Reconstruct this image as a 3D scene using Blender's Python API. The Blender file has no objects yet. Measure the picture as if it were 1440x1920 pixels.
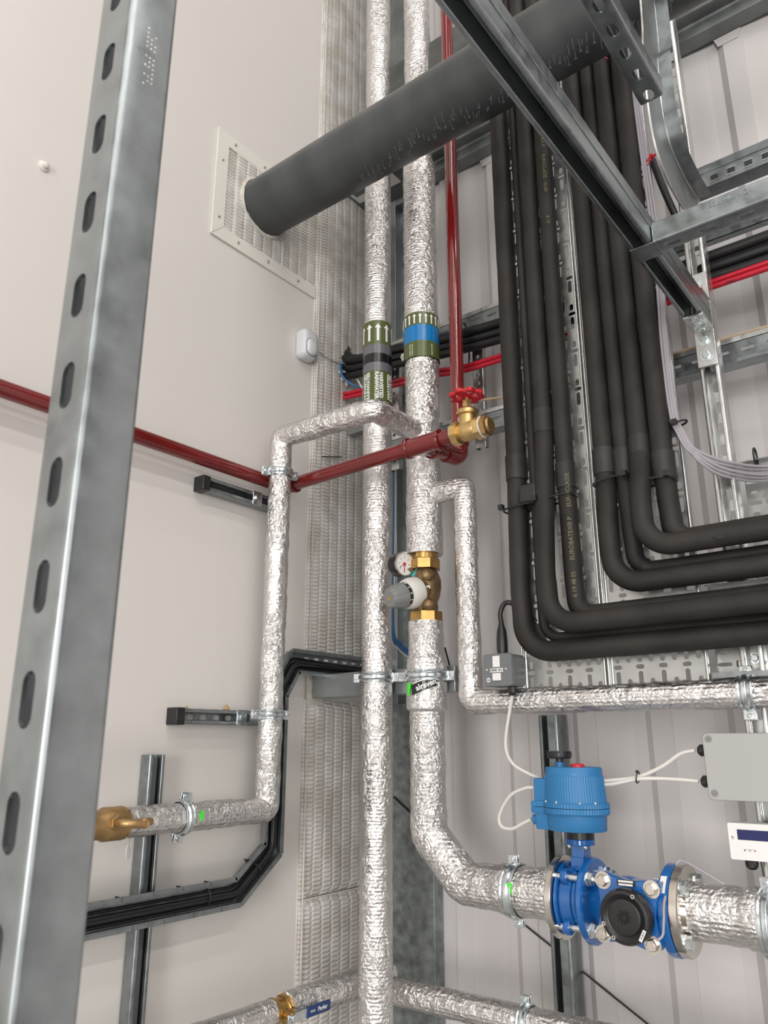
import bpy, math, random
from mathutils import Vector, Matrix, noise
from mathutils.geometry import tessellate_polygon
V = Vector
SC = bpy.context.scene
COL = SC.collection
random.seed(7)

# ------------------------------------------------------------------ camera
FPX = 1450.0
PITCH, YAW = math.radians(16.5), math.radians(38)
CAM = V((1.42, -1.80, 1.60))
FW = V((-math.sin(YAW)*math.cos(PITCH), math.cos(YAW)*math.cos(PITCH), math.sin(PITCH)))
RT = V((math.cos(YAW), math.sin(YAW), 0))
UP = RT.cross(FW)
cd = bpy.data.cameras.new('camera')
cam = bpy.data.objects.new('camera', cd)
COL.objects.link(cam)
cam.matrix_world = Matrix(((RT.x, UP.x, -FW.x, CAM.x), (RT.y, UP.y, -FW.y, CAM.y), (RT.z, UP.z, -FW.z, CAM.z), (0, 0, 0, 1)))
cd.sensor_fit = 'VERTICAL'
cd.sensor_height = 36.0
cd.sensor_width = 27.0
cd.lens = FPX*36.0/1920.0
cd.clip_start = 0.02
cd.dof.use_dof = True
cd.dof.focus_distance = 1.65
cd.dof.aperture_fstop = 15.0
SC.camera = cam
SC.view_settings.view_transform = 'Standard'
SC.view_settings.look = 'None'
SC.view_settings.gamma = 1.0
SC.view_settings.use_curve_mapping = False
SC.view_settings.exposure = 0.0

# ------------------------------------------------------------------ world, lamps of the hall and added fill
w = bpy.data.worlds.new('world')
SC.world = w
w.use_nodes = True
w.node_tree.nodes['Background'].inputs[0].default_value = (0.80, 0.79, 0.78, 1)
w.node_tree.nodes['Background'].inputs[1].default_value = 0.10

def area(name, loc, sx, sy, power, col=(1, 0.965, 0.92)):
    l = bpy.data.lights.new(name, 'AREA')
    l.shape = 'RECTANGLE'
    l.size, l.size_y, l.energy, l.color = sx, sy, power, col
    o = bpy.data.objects.new(name, l)
    o.location = loc
    COL.objects.link(o)
    return o
LIGHT_Z = 5.45
for i, (lx, pw) in enumerate(((1.15, 22), (2.5, 56), (4.2, 108))):
    area('strip_light', (lx, -2.9, LIGHT_Z), 0.22, 4.6, pw)
area('strip_light', (3.2, -6.6, LIGHT_Z), 3.0, 0.6, 90)
# unseen fill lights added behind the camera, low and wide, to brighten the walls
fill1 = area('fill_light', (5.9, -4.6, 2.2), 2.6, 2.8, 105, (1, 0.97, 0.94))
fill1.rotation_euler = (math.radians(88), 0, math.radians(68))
fill2 = area('fill_light', (3.0, -7.6, 1.9), 1.5, 3.2, 270, (1, 0.97, 0.94))
fill2.rotation_euler = (math.radians(88), 0, math.radians(10))

def at(px, py, X=None, Y=None, Z=None):
    """point of the photograph's ray where it meets a real plane of the room"""
    d = FW + RT*((px-720)/FPX) + UP*((960-py)/FPX)
    if X is not None: t = (X-CAM.x)/d.x
    elif Y is not None: t = (Y-CAM.y)/d.y
    else: t = (Z-CAM.z)/d.z
    return CAM + d*t

# ------------------------------------------------------------------ materials
MATS = {}
def newmat(name):
    m = bpy.data.materials.new(name)
    m.use_nodes = True
    MATS[name] = m
    nt = m.node_tree
    return m, nt, nt.nodes['Principled BSDF'], nt.nodes.new, nt.links.new

def coords(nt, scale=(1, 1, 1)):
    g = nt.nodes.new('ShaderNodeNewGeometry')
    mp = nt.nodes.new('ShaderNodeMapping')
    mp.inputs['Scale'].default_value = scale
    nt.links.new(g.outputs['Position'], mp.inputs['Vector'])
    return mp.outputs['Vector']

def mat(name, col, rough=0.5, metal=0.0, var=0.0, vscale=30, vstretch=(1, 1, 1), bump=0.0, bscale=200, rvar=0.0, spec=0.5, coat=0.0):
    m, nt, b, N, L = newmat(name)
    b.inputs['Base Color'].default_value = (*col, 1)
    b.inputs['Roughness'].default_value = rough
    b.inputs['Metallic'].default_value = metal
    b.inputs['Specular IOR Level'].default_value = spec
    b.inputs['Coat Weight'].default_value = coat
    if var or rvar:
        n = N('ShaderNodeTexNoise')
        n.inputs['Scale'].default_value = vscale
        n.inputs['Detail'].default_value = 4
        L(coords(nt, vstretch), n.inputs['Vector'])
        if var:
            r = N('ShaderNodeMixRGB')
            r.inputs[1].default_value = (*[c*(1-var) for c in col], 1)
            r.inputs[2].default_value = (*[min(1, c*(1+var)) for c in col], 1)
            cr = N('ShaderNodeValToRGB')
            cr.color_ramp.elements[0].position = 0.33
            cr.color_ramp.elements[1].position = 0.67
            L(n.outputs[0], cr.inputs[0]); L(cr.outputs[0], r.inputs[0]); L(r.outputs[0], b.inputs['Base Color'])
        if rvar:
            mr = N('ShaderNodeMapRange')
            mr.inputs['From Min'].default_value = 0.3; mr.inputs['From Max'].default_value = 0.7
            mr.inputs['To Min'].default_value = rough-rvar; mr.inputs['To Max'].default_value = rough+rvar
            L(n.outputs[0], mr.inputs[0]); L(mr.outputs[0], b.inputs['Roughness'])
    if bump:
        n2 = N('ShaderNodeTexNoise')
        n2.inputs['Scale'].default_value = bscale
        n2.inputs['Detail'].default_value = 3
        L(coords(nt), n2.inputs['Vector'])
        bp = N('ShaderNodeBump')
        bp.inputs['Strength'].default_value = bump
        bp.inputs['Distance'].default_value = 0.001
        L(n2.outputs[0], bp.inputs['Height']); L(bp.outputs[0], b.inputs['Normal'])
    return m

mat('paint_left', (0.66, 0.628, 0.60), 0.42, var=0.02, vscale=1.2, bump=0.15, bscale=18)
mat('paint_right', (0.60, 0.575, 0.575), 0.40, var=0.02, vscale=1.5, bump=0.12, bscale=14)
mat('concrete', (0.30, 0.30, 0.29), 0.7, var=0.1, vscale=3)
mat('ceiling_sheet', (0.32, 0.32, 0.32), 0.6)
mat('far_wall', (0.20, 0.20, 0.20), 0.6)
mat('galvanised', (0.285, 0.31, 0.318), 0.34, 0.92, var=0.14, vscale=45, rvar=0.08, bump=0.06, bscale=60)
mat('galvanised_spangle', (0.27, 0.30, 0.30), 0.42, 0.75, var=0.30, vscale=38, rvar=0.10, bump=0.1, bscale=120)
mat('galvanised_bright', (0.60, 0.605, 0.595), 0.30, 0.95, var=0.15, vscale=40, vstretch=(1, 1, 0.3), rvar=0.1, bump=0.15, bscale=80)
mat('zinc_plated', (0.66, 0.71, 0.73), 0.25, 1.0, var=0.10, vscale=60, rvar=0.08)
mat('stainless', (0.62, 0.58, 0.53), 0.20, 1.0, var=0.12, vscale=20, rvar=0.06)
mat('rubber', (0.021, 0.0185, 0.017), 0.62, var=0.35, vscale=9, bump=0.4, bscale=160, spec=0.35)
mat('rubber_tape', (0.027, 0.026, 0.026), 0.50, var=0.2, vscale=30, bump=0.3, bscale=90, spec=0.4)
mat('plastic_black', (0.012, 0.012, 0.013), 0.35)
mat('cable_black', (0.010, 0.010, 0.011), 0.38)
mat('cable_grey', (0.33, 0.31, 0.34), 0.45)
mat('cable_white', (0.68, 0.66, 0.62), 0.45)
mat('cable_beige', (0.50, 0.38, 0.24), 0.5)
mat('cable_blue', (0.02, 0.14, 0.36), 0.35)
mat('cable_red', (0.50, 0.008, 0.03), 0.38)
mat('paint_red', (0.150, 0.008, 0.008), 0.16, var=0.12, vscale=10, bump=0.25, bscale=35, coat=0.5)
mat('brass', (0.62, 0.43, 0.19), 0.36, 0.95, var=0.12, vscale=40, bump=0.3, bscale=300)
mat('bronze', (0.22, 0.145, 0.075), 0.42, 0.75, var=0.35, vscale=45, bump=0.5, bscale=260)
mat('brass_nut', (0.50, 0.31, 0.11), 0.33, 0.95, var=0.15, vscale=40)
mat('patina', (0.05, 0.34, 0.30), 0.7, var=0.3, vscale=200)
mat('gunmetal_brass', (0.42, 0.27, 0.12), 0.42, 0.85, var=0.12, vscale=50, bump=0.4, bscale=300)
mat('wheel_red', (0.48, 0.008, 0.018), 0.28)
mat('blue_plastic', (0.025, 0.175, 0.40), 0.42, var=0.05, vscale=8)
mat('blue_enamel', (0.006, 0.105, 0.36), 0.17, var=0.10, vscale=14, bump=0.2, bscale=90, coat=0.6)
mat('red_plastic', (0.55, 0.02, 0.03), 0.4)
mat('grey_plastic', (0.205, 0.21, 0.21), 0.45)
mat('dark_plastic_pipe_cap', (0.12, 0.125, 0.125), 0.5)
mat('white_plastic', (0.66, 0.64, 0.60), 0.45)
mat('white_gloss', (0.60, 0.62, 0.64), 0.2)
mat('box_grey', (0.38, 0.385, 0.37), 0.45)
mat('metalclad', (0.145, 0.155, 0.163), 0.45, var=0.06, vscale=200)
mat('screen_blue', (0.008, 0.012, 0.10), 0.15)
mat('label_white', (0.75, 0.75, 0.74), 0.4)
mat('label_green', (0.075, 0.095, 0.025), 0.22, bump=0.3, bscale=120)
mat('label_blue', (0.0, 0.155, 0.42), 0.20, bump=0.3, bscale=120)
mat('label_grey', (0.125, 0.12, 0.135), 0.22, bump=0.3, bscale=120)
mat('label_black', (0.008, 0.008, 0.008), 0.2, bump=0.3, bscale=120)
mat('ink', (0.03, 0.03, 0.035), 0.5)
mat('ink_yellow', (0.19, 0.165, 0.09), 0.6)
mat('fluorescent_green', (0.06, 0.80, 0.03), 0.5)
mat('mastic', (0.55, 0.52, 0.47), 0.8, var=0.1, vscale=60, bump=0.8, bscale=120)
mat('soot', (0.05, 0.045, 0.04), 0.9, var=0.4, vscale=80)
mat('foam_brown', (0.38, 0.25, 0.12), 0.8)
mat('navy_grip', (0.015, 0.04, 0.14), 0.4)
mat('trim_white', (0.70, 0.675, 0.62), 0.38)
mat('galv_tray', (0.43, 0.44, 0.43), 0.36, 0.92, var=0.12, vscale=30, rvar=0.08)
mat('galv_dark', (0.20, 0.215, 0.215), 0.45, 0.7, var=0.15, vscale=20, rvar=0.1)
mat('galv_stud', (0.36, 0.385, 0.39), 0.36, 0.85, var=0.16, vscale=9, rvar=0.1, bump=0.1, bscale=60)

def foil():
    m, nt, b, N, L = newmat('foil')
    b.inputs['Base Color'].default_value = (0.78, 0.76, 0.75, 1)
    b.inputs['Metallic'].default_value = 1.0
    b.inputs['Roughness'].default_value = 0.17
    pos = coords(nt)
    # crumples
    n1 = N('ShaderNodeTexNoise'); n1.inputs['Scale'].default_value = 62; n1.inputs['Detail'].default_value = 5
    n1.inputs['Roughness'].default_value = 0.6; n1.inputs['Distortion'].default_value = 1.2
    L(pos, n1.inputs['Vector'])
    vo = N('ShaderNodeTexVoronoi'); vo.inputs['Scale'].default_value = 95; vo.feature = 'DISTANCE_TO_EDGE'
    L(n1.outputs['Color'], vo.inputs['Vector']) if False else L(pos, vo.inputs['Vector'])
    big = N('ShaderNodeTexNoise'); big.inputs['Scale'].default_value = 5.5
    L(pos, big.inputs['Vector'])
    msk = N('ShaderNodeMapRange'); msk.inputs['From Min'].default_value = 0.38; msk.inputs['From Max'].default_value = 0.62
    msk.inputs['To Min'].default_value = 0.45; msk.inputs['To Max'].default_value = 1.0
    L(big.outputs[0], msk.inputs[0])
    add = N('ShaderNodeMath'); add.operation = 'MULTIPLY_ADD'
    L(vo.outputs['Distance'], add.inputs[0]); add.inputs[1].default_value = 0.45; L(n1.outputs[0], add.inputs[2])
    mul = N('ShaderNodeMath'); mul.operation = 'MULTIPLY'
    L(add.outputs[0], mul.inputs[0]); L(msk.outputs[0], mul.inputs[1])
    b1 = N('ShaderNodeBump'); b1.inputs['Strength'].default_value = 0.85; b1.inputs['Distance'].default_value = 0.0085
    L(mul.outputs[0], b1.inputs['Height'])
    # reinforcing scrim: fine rings of thread
    wv = N('ShaderNodeTexWave'); wv.inputs['Scale'].default_value = 42; wv.bands_direction = 'Z'; wv.inputs['Distortion'].default_value = 1.2
    wv.inputs['Detail Scale'].default_value = 2
    L(pos, wv.inputs['Vector'])
    b2 = N('ShaderNodeBump'); b2.inputs['Strength'].default_value = 0.35; b2.inputs['Distance'].default_value = 0.0016
    L(wv.outputs['Fac'], b2.inputs['Height']); L(b1.outputs[0], b2.inputs['Normal'])
    L(b2.outputs[0], b.inputs['Normal'])
foil()

def lagging():
    """white painted quilted blanket: staggered columns of short ribs, zigzag between"""
    m, nt, b, N, L = newmat('lagging')
    b.inputs['Roughness'].default_value = 0.5
    g = N('ShaderNodeNewGeometry'); s = N('ShaderNodeSeparateXYZ'); L(g.outputs['Position'], s.inputs[0])
    nz = N('ShaderNodeTexNoise'); nz.inputs['Scale'].default_value = 14; L(g.outputs['Position'], nz.inputs['Vector'])
    def M(op, a, b_=None, c=None):
        n = N('ShaderNodeMath'); n.operation = op
        for i, x in enumerate((a, b_, c)):
            if x is None: continue
            if isinstance(x, (int, float)): n.inputs[i].default_value = x
            else: L(x, n.inputs[i])
        return n.outputs[0]
    colu = M('MULTIPLY', s.outputs['Y'], 1/0.036)
    fl = M('FLOOR', colu)
    fr = M('FRACT', colu)
    off = M('FRACT', M('MULTIPLY', fl, 0.37))
    wob = M('MULTIPLY', M('SUBTRACT', nz.outputs[0], 0.5), 0.5)
    zz = M('ADD', M('ADD', M('MULTIPLY', s.outputs['Z'], 1/0.0105), off), wob)
    rib = M('PINGPONG', zz, 0.5)
    rib = M('SMOOTH_MIN', M('MULTIPLY', rib, 3.0), 1.0, 0.3)
    edge = M('SMOOTH_MIN', M('MULTIPLY', M('PINGPONG', fr, 0.5), 5.0), 1.0, 0.3)
    h = M('MULTIPLY', rib, edge)
    bp = N('ShaderNodeBump'); bp.inputs['Strength'].default_value = 0.95; bp.inputs['Distance'].default_value = 0.0030
    L(h, bp.inputs['Height'])
    n2 = N('ShaderNodeTexNoise'); n2.inputs['Scale'].default_value = 220; L(g.outputs['Position'], n2.inputs['Vector'])
    b2 = N('ShaderNodeBump'); b2.inputs['Strength'].default_value = 0.35; b2.inputs['Distance'].default_value = 0.001
    L(n2.outputs[0], b2.inputs['Height']); L(bp.outputs[0], b2.inputs['Normal']); L(b2.outputs[0], b.inputs['Normal'])
    cr = N('ShaderNodeValToRGB')
    cr.color_ramp.elements[0].position = 0.35; cr.color_ramp.elements[0].color = (0.52, 0.49, 0.445, 1)
    cr.color_ramp.elements[1].position = 0.62; cr.color_ramp.elements[1].color = (0.68, 0.655, 0.63, 1)
    L(nz.outputs[0], cr.inputs[0]); L(cr.outputs[0], b.inputs['Base Color'])
lagging()

def pvc():
    """dark grey plastic pipe, dusty on the upper side, scuffed in rings"""
    m, nt, b, N, L = newmat('pvc_grey')
    b.inputs['Roughness'].default_value = 0.42
    n = N('ShaderNodeTexNoise'); n.inputs['Scale'].default_value = 9; n.inputs['Detail'].default_value = 3
    L(coords(nt, (1.6, 0.5, 0.5)), n.inputs['Vector'])
    cr = N('ShaderNodeValToRGB')
    e = cr.color_ramp.elements
    e[0].position = 0.30; e[0].color = (0.036, 0.040, 0.043, 1)
    e[1].position = 0.70; e[1].color = (0.062, 0.068, 0.071, 1)
    L(n.outputs[0], cr.inputs[0])
    sp = N('ShaderNodeTexNoise'); sp.inputs['Scale'].default_value = 900; L(coords(nt), sp.inputs['Vector'])
    g = N('ShaderNodeNewGeometry'); s = N('ShaderNodeSeparateXYZ'); L(g.outputs['Normal'], s.inputs[0])
    mr = N('ShaderNodeMapRange'); mr.inputs['From Min'].default_value = 0.1; mr.inputs['From Max'].default_value = 1.0
    mr.inputs['To Max'].default_value = 0.8
    L(s.outputs['Z'], mr.inputs[0])
    mu = N('ShaderNodeMath'); mu.operation = 'MULTIPLY'; L(mr.outputs[0], mu.inputs[0]); L(sp.outputs[0], mu.inputs[1])
    mx = N('ShaderNodeMixRGB'); mx.inputs[2].default_value = (0.30, 0.27, 0.22, 1)
    L(mu.outputs[0], mx.inputs[0]); L(cr.outputs[0], mx.inputs[1]); L(mx.outputs[0], b.inputs['Base Color'])
pvc()

# ------------------------------------------------------------------ mesh builder
def frame(o, z, x=None):
    z = V(z).normalized()
    if x is None: x = V((0, 0, 1)) if abs(z.z) < 0.9 else V((1, 0, 0))
    x = V(x); x = (x - z*x.dot(z)).normalized()
    y = z.cross(x)
    return Matrix(((x.x, y.x, z.x, o[0]), (x.y, y.y, z.y, o[1]), (x.z, y.z, z.z, o[2]), (0, 0, 0, 1)))

I4 = Matrix.Identity(4)
class MB:
    def __init__(s): s.v = []; s.f = []
    def add(s, vs, fs, M=I4):
        k = len(s.v)
        s.v += [M @ V(p) for p in vs]
        s.f += [tuple(i+k for i in f) for f in fs]
        return s
    def box(s, x0, x1, y0, y1, z0, z1, M=I4):
        return s.add([(x0, y0, z0), (x1, y0, z0), (x1, y1, z0), (x0, y1, z0), (x0, y0, z1), (x1, y0, z1), (x1, y1, z1), (x0, y1, z1)],
                     [(0, 3, 2, 1), (4, 5, 6, 7), (0, 1, 5, 4), (1, 2, 6, 5), (2, 3, 7, 6), (3, 0, 4, 7)], M)
    def lathe(s, prof, M=I4, seg=32, flute=None):
        vs = []; fs = []; n = len(prof)
        for r, h in prof:
            for i in range(seg):
                a = 2*math.pi*i/seg
                rr = r if flute is None else r*flute(a, h)
                vs.append((rr*math.cos(a), rr*math.sin(a), h))
        for j in range(n-1):
            for i in range(seg):
                k = (i+1) % seg
                fs.append((j*seg+i, j*seg+k, (j+1)*seg+k, (j+1)*seg+i))
        if prof[0][0] > 1e-6: fs.append(tuple(range(seg-1, -1, -1)))
        if prof[-1][0] > 1e-6: fs.append(tuple((n-1)*seg+i for i in range(seg)))
        return s.add(vs, fs, M)
    def cyl(s, a, b, r, seg=20, r2=None, ch=0.0):
        a = V(a); b = V(b); L = (b-a).length
        r2 = r if r2 is None else r2
        p = [(r, 0), (r2, L)] if not ch else [(r-ch, 0), (r, ch), (r2, L-ch), (r2-ch, L)]
        return s.lathe(p, frame(a, b-a), seg)
    def prism(s, poly, z0, z1, M=I4):
        n = len(poly)
        vs = [(x, y, z0) for x, y in poly] + [(x, y, z1) for x, y in poly]
        fs = [tuple(range(n-1, -1, -1)), tuple(range(n, 2*n))] + [(i, (i+1) % n, n+(i+1) % n, n+i) for i in range(n)]
        return s.add(vs, fs, M)
    def hexa(s, o, z, r, h, ch=0.0008, n=6, rot=0.0):
        M = frame(o, z) @ Matrix.Rotation(rot, 4, 'Z')
        def ring(rr, zz): return [(rr*math.cos(2*math.pi*i/n), rr*math.sin(2*math.pi*i/n), zz) for i in range(n)]
        vs = ring(r, 0)+ring(r, h-ch)+ring(r-ch*1.5, h)
        fs = [tuple(range(n-1, -1, -1)), tuple(range(2*n, 3*n))]
        for j in (0, 1): fs += [(j*n+i, j*n+(i+1) % n, (j+1)*n+(i+1) % n, (j+1)*n+i) for i in range(n)]
        return s.add(vs, fs, M)
    def bolt(s, o, z, r=0.006, h=0.004, rot=0.3):
        o = V(o); z = V(z).normalized()
        s.cyl(o, o+z*0.0012, r*1.45, 20)
        s.hexa(o+z*0.0012, z, r, h, rot=rot)
        s.cyl(o+z*(h+0.0012), o+z*(h+0.0016), r*0.55, 16)
        return s
    def tube(s, path, r, seg=16, amp=0.0, freq=60.0, rf=None, cap=True, seed=0.0, squash=None):
        n = len(path)
        T = []
        for i in range(n):
            t = (path[min(i+1, n-1)]-path[max(i-1, 0)])
            T.append(t.normalized())
        x = V((0, 0, 1)) if abs(T[0].z) < 0.9 else V((1, 0, 0))
        x = (x-T[0]*x.dot(T[0])).normalized()
        vs = []; fs = []; arc = 0.0
        for i in range(n):
            if i:
                arc += (path[i]-path[i-1]).length
                x = (x-T[i]*x.dot(T[i])).normalized()
            y = T[i].cross(x)
            rr = r if rf is None else rf(arc)
            for k in range(seg):
                a = 2*math.pi*k/seg
                d = x*math.cos(a)+y*math.sin(a)
                q = rr
                if amp:
                    p = path[i]+d*rr
                    q += amp*(noise.noise(p*freq+V((seed, 0, 0)))+0.7*abs(noise.noise(p*freq*2.3+V((0, seed, 0))))+0.8*noise.noise(p*freq*0.25))
                vs.append(path[i]+d*q)
        for i in range(n-1):
            for k in range(seg):
                m = (k+1) % seg
                fs.append((i*seg+k, i*seg+m, (i+1)*seg+m, (i+1)*seg+k))
        if cap:
            fs.append(tuple(range(seg-1, -1, -1))); fs.append(tuple((n-1)*seg+k for k in range(seg)))
        return s.add(vs, fs)
    def cell(s, x0, x1, z0, z1, cx, cz, hx, hz, t, M=I4, n=6, rc=None):
        """rectangle with one rounded slot, thickness t along local y"""
        r = min(hx, hz) if rc is None else rc
        loop = []
        for (sx, sz, a0) in ((1, 1, 0), (-1, 1, 90), (-1, -1, 180), (1, -1, 270)):
            for i in range(n):
                a = math.radians(a0+90.0*i/(n-1)) if n > 1 else 0
                loop.append((cx+sx*(hx-r)+r*math.cos(a), cz+sz*(hz-r)+r*math.sin(a)))
        out = [(x0, z0), (x1, z0), (x1, z1), (x0, z1)]
        pts = out+loop
        tris = tessellate_polygon([[V((a, b, 0)) for a, b in out], [V((a, b, 0)) for a, b in loop]])
        m = len(pts); L = len(loop)
        vs = [(a, 0, b) for a, b in pts]+[(a, t, b) for a, b in pts]
        fs = []
        for tr in tris:
            fs.append(tuple(tr)); fs.append(tuple(i+m for i in reversed(tr)))
        for i in range(L):
            j = (i+1) % L
            fs.append((4+i, 4+j, m+4+j, m+4+i))
        return s.add(vs, fs, M)

WL = {}
def _tag(o, label, cat, group, kind):
    if label: o['label'] = label
    if cat: o['category'] = cat
    if group: o['group'] = group
    if kind: o['kind'] = kind

def thing(name, label, cat, loc, group=None):
    o = bpy.data.objects.new(name, None)
    o.empty_display_size = 0.02
    o.location = loc
    COL.objects.link(o)
    _tag(o, label, cat, group, None)
    WL[o.name] = V(loc)
    return o

def obj(name, mb, m, parent=None, label=None, cat=None, group=None, kind=None, bevel=0.0, smooth=35, bseg=2):
    lo = V([min(p[i] for p in mb.v) for i in range(3)]); hi = V([max(p[i] for p in mb.v) for i in range(3)])
    c = (lo+hi)/2
    if parent is None: c.z = lo.z
    me = bpy.data.meshes.new(name)
    me.from_pydata([p-c for p in mb.v], [], mb.f)
    me.validate()
    o = bpy.data.objects.new(name, me)
    if isinstance(m, (list, tuple)):
        for k in m: me.materials.append(MATS[k])
    else: me.materials.append(MATS[m])
    COL.objects.link(o)
    WL[o.name] = c.copy()
    if parent is not None:
        o.parent = parent
        o.location = c-WL[parent.name]
    else: o.location = c
    if smooth:
        me.polygons.foreach_set('use_smooth', [True]*len(me.polygons))
        me.set_sharp_from_angle(angle=math.radians(smooth))
    if bevel:
        b = o.modifiers.new('edge', 'BEVEL')
        b.width = bevel; b.segments = bseg; b.limit_method = 'ANGLE'; b.angle_limit = math.radians(40)
        b.harden_normals = False
    _tag(o, label, cat, group, kind)
    return o

def dup(o, delta, label=None, name=None):
    """copy of a thing with its parts and sub-parts, moved by delta"""
    r = o.copy(); COL.objects.link(r)
    r.location = o.location+V(delta)
    if label: r['label'] = label
    def rec(a, b):
        for ch in [c for c in COL.objects if c.parent == a]:
            k = ch.copy(); k.parent = b; COL.objects.link(k); rec(ch, k)
    rec(o, r)
    WL[r.name] = WL[o.name]+V(delta)
    return r

def fillet(pts, rad, step=0.006):
    """polyline with rounded corners, resampled finely"""
    pts = [V(p) for p in pts]
    if not isinstance(rad, (list, tuple)): rad = [rad]*len(pts)
    out = [pts[0]]
    for i in range(1, len(pts)-1):
        a, b, c = pts[i-1], pts[i], pts[i+1]
        u = (a-b).normalized(); v = (c-b).normalized()
        ang = u.angle(v)
        R = rad[i]
        if R <= 0 or ang > 3.12:
            out.append(b); continue
        t = R/math.tan(ang/2)
        t = min(t, (a-b).length*0.49, (c-b).length*0.49)
        R = t*math.tan(ang/2)
        bis = (u+v).normalized()
        cen = b+bis*(R/math.sin(ang/2))
        p0 = b+u*t; p1 = b+v*t
        e0 = (p0-cen); e1 = (p1-cen)
        tot = e0.angle(e1)
        k = max(4, int(tot*R/step), int(tot/0.16))
        for j in range(k+1):
            f = j/k
            out.append(cen+(e0*math.sin((1-f)*tot)+e1*math.sin(f*tot))/math.sin(tot))
    out.append(pts[-1])
    return out

def resample(path, step):
    out = [path[0]]
    for a, b in zip(path, path[1:]):
        L = (b-a).length
        if L < 1e-7: continue
        k = max(1, int(L/step))
        for j in range(1, k+1): out.append(a.lerp(b, j/k))
    return out

def smooth_path(pts, sub=10):
    """Catmull-Rom through the points"""
    pts = [V(p) for p in pts]
    P = [pts[0]*2-pts[1]]+pts+[pts[-1]*2-pts[-2]]
    out = []
    for i in range(1, len(P)-2):
        a, b, c, d = P[i-1:i+3]
        for j in range(sub):
            t = j/sub
            out.append(0.5*((2*b)+(c-a)*t+(2*a-5*b+4*c-d)*t*t+(3*b-a-3*c+d)*t**3))
    out.append(pts[-1])
    return out

def text_mb(body, size, M, wrap=None, th=0.0004, bold=0.0, align='CENTER', spacing=1.0):
    """lettering as a thin mesh; wrap=(axis point, radius): local x runs round a cylinder whose axis is local y"""
    cu = bpy.data.curves.new('lettering', 'FONT')
    cu.body = body; cu.size = size; cu.align_x = align; cu.align_y = 'CENTER'; cu.offset = bold
    cu.resolution_u = 3; cu.space_line = 0.95*spacing
    o = bpy.data.objects.new('lettering', cu)
    COL.objects.link(o)
    dg = bpy.context.evaluated_depsgraph_get()
    me = bpy.data.meshes.new_from_object(o.evaluated_get(dg))
    vs = [v.co.copy() for v in me.vertices]
    fs = [tuple(p.vertices) for p in me.polygons]
    ed = {}
    for f in fs:
        for a, b in zip(f, f[1:]+f[:1]):
            ed[(a, b)] = 1
    rim = [(a, b) for a, b in ed if (b, a) not in ed]
    bpy.data.objects.remove(o); bpy.data.meshes.remove(me); bpy.data.curves.remove(cu)
    n = len(vs)
    allv = [V((p.x, p.y, th)) for p in vs]+[V((p.x, p.y, 0)) for p in vs]
    allf = fs+[tuple(i+n for i in reversed(f)) for f in fs]+[(b, a, a+n, b+n) for a, b in rim]
    mb = MB()
    mb.add(allv, allf, M if wrap is None else I4)
    return mb

def wrapped_text(mbs, body, size, cyl, R, a0, z, rot, bold=0.0, th=0.0003, spacing=1.0):
    """lettering laid round a vertical pipe at angle a0 (world, radians), height z, rotated rot degrees"""
    t = text_mb(body, size, I4, th=th, bold=bold, spacing=spacing)
    ca, sa = math.cos(math.radians(rot)), math.sin(math.radians(rot))
    vs = []
    for p in t.v:
        x = p.x*ca-p.y*sa; y = p.x*sa+p.y*ca
        an = a0+x/R
        rr = R+p.z
        vs.append((cyl[0]+rr*math.cos(an), cyl[1]+rr*math.sin(an), z+y))
    mbs.add(vs, t.f)

# channel section with lips
def strut_mb(mb, o, z, openv, L, w=0.037, d=0.037, pitch=0.055, sl=0.025, sw=0.0125, slotted=True, phase=0.0, t=0.0022):
    z = V(z).normalized(); y = V(openv).normalized(); x = y.cross(z)
    M = Matrix(((x.x, y.x, z.x, o[0]), (x.y, y.y, z.y, o[1]), (x.z, y.z, z.z, o[2]), (0, 0, 0, 1)))
    c = 0.004; s = sw/2+0.003
    lip = w/2-0.0085
    line = [(s, 0)]
    for k in range(5):
        a = math.radians(-90+22.5*k); line.append((w/2-c+c*math.cos(a), c+c*math.sin(a)))
    for k in range(5):
        a = math.radians(22.5*k); line.append((w/2-c+c*math.cos(a), d-c+c*math.sin(a)))
    line += [(lip+0.001, d), (lip, d-0.001), (lip, d-0.007)]
    for sg in (1, -1):
        P = [V((sg*a, b)) for a, b in line]
        n = len(P); inn = []
        for i in range(n):
            tg = (P[min(i+1, n-1)]-P[max(i-1, 0)]).normalized()
            nm = V((-tg.y, tg.x))*sg
            inn.append(P[i]+nm*t)
        loop = P+inn[::-1]
        m = len(loop)
        vs = [(q.x, q.y, 0) for q in loop]+[(q.x, q.y, L) for q in loop]
        fs = [(i, (i+1) % m, m+(i+1) % m, m+i) for i in range(m)]
        for i in range(n-1):
            q = (i, i+1, m-2-i, m-1-i)
            fs.append(q[::-1]); fs.append(tuple(k+m for k in q))
        if sg < 0: fs = [f[::-1] for f in fs]
        mb.add(vs, fs, M)
    if not slotted:
        mb.box(-s, s, 0, t, 0, L, M)
    else:
        zc = phase % pitch
        k0 = -1
        edges = []
        z0 = 0.0
        cz = zc
        while cz-pitch/2 > 0: cz -= pitch
        first = True
        while True:
            a = max(0.0, cz-pitch/2); b = min(L, cz+pitch/2)
            if a >= L: break
            if b-a > 0.0005:
                if cz-sl/2 > a+0.0005 and cz+sl/2 < b-0.0005: mb.cell(-s, s, a, b, 0, cz, sw/2, sl/2, t, M)
                else: mb.box(-s, s, 0, t, a, b, M)
            cz += pitch
    return mb

# ================================================================== SETTING
mb = MB(); mb.box(-0.15, 0, -8.2, 0.2, 0, 5.9)
obj('wall_left', mb, 'paint_left', kind='structure', smooth=0)
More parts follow.
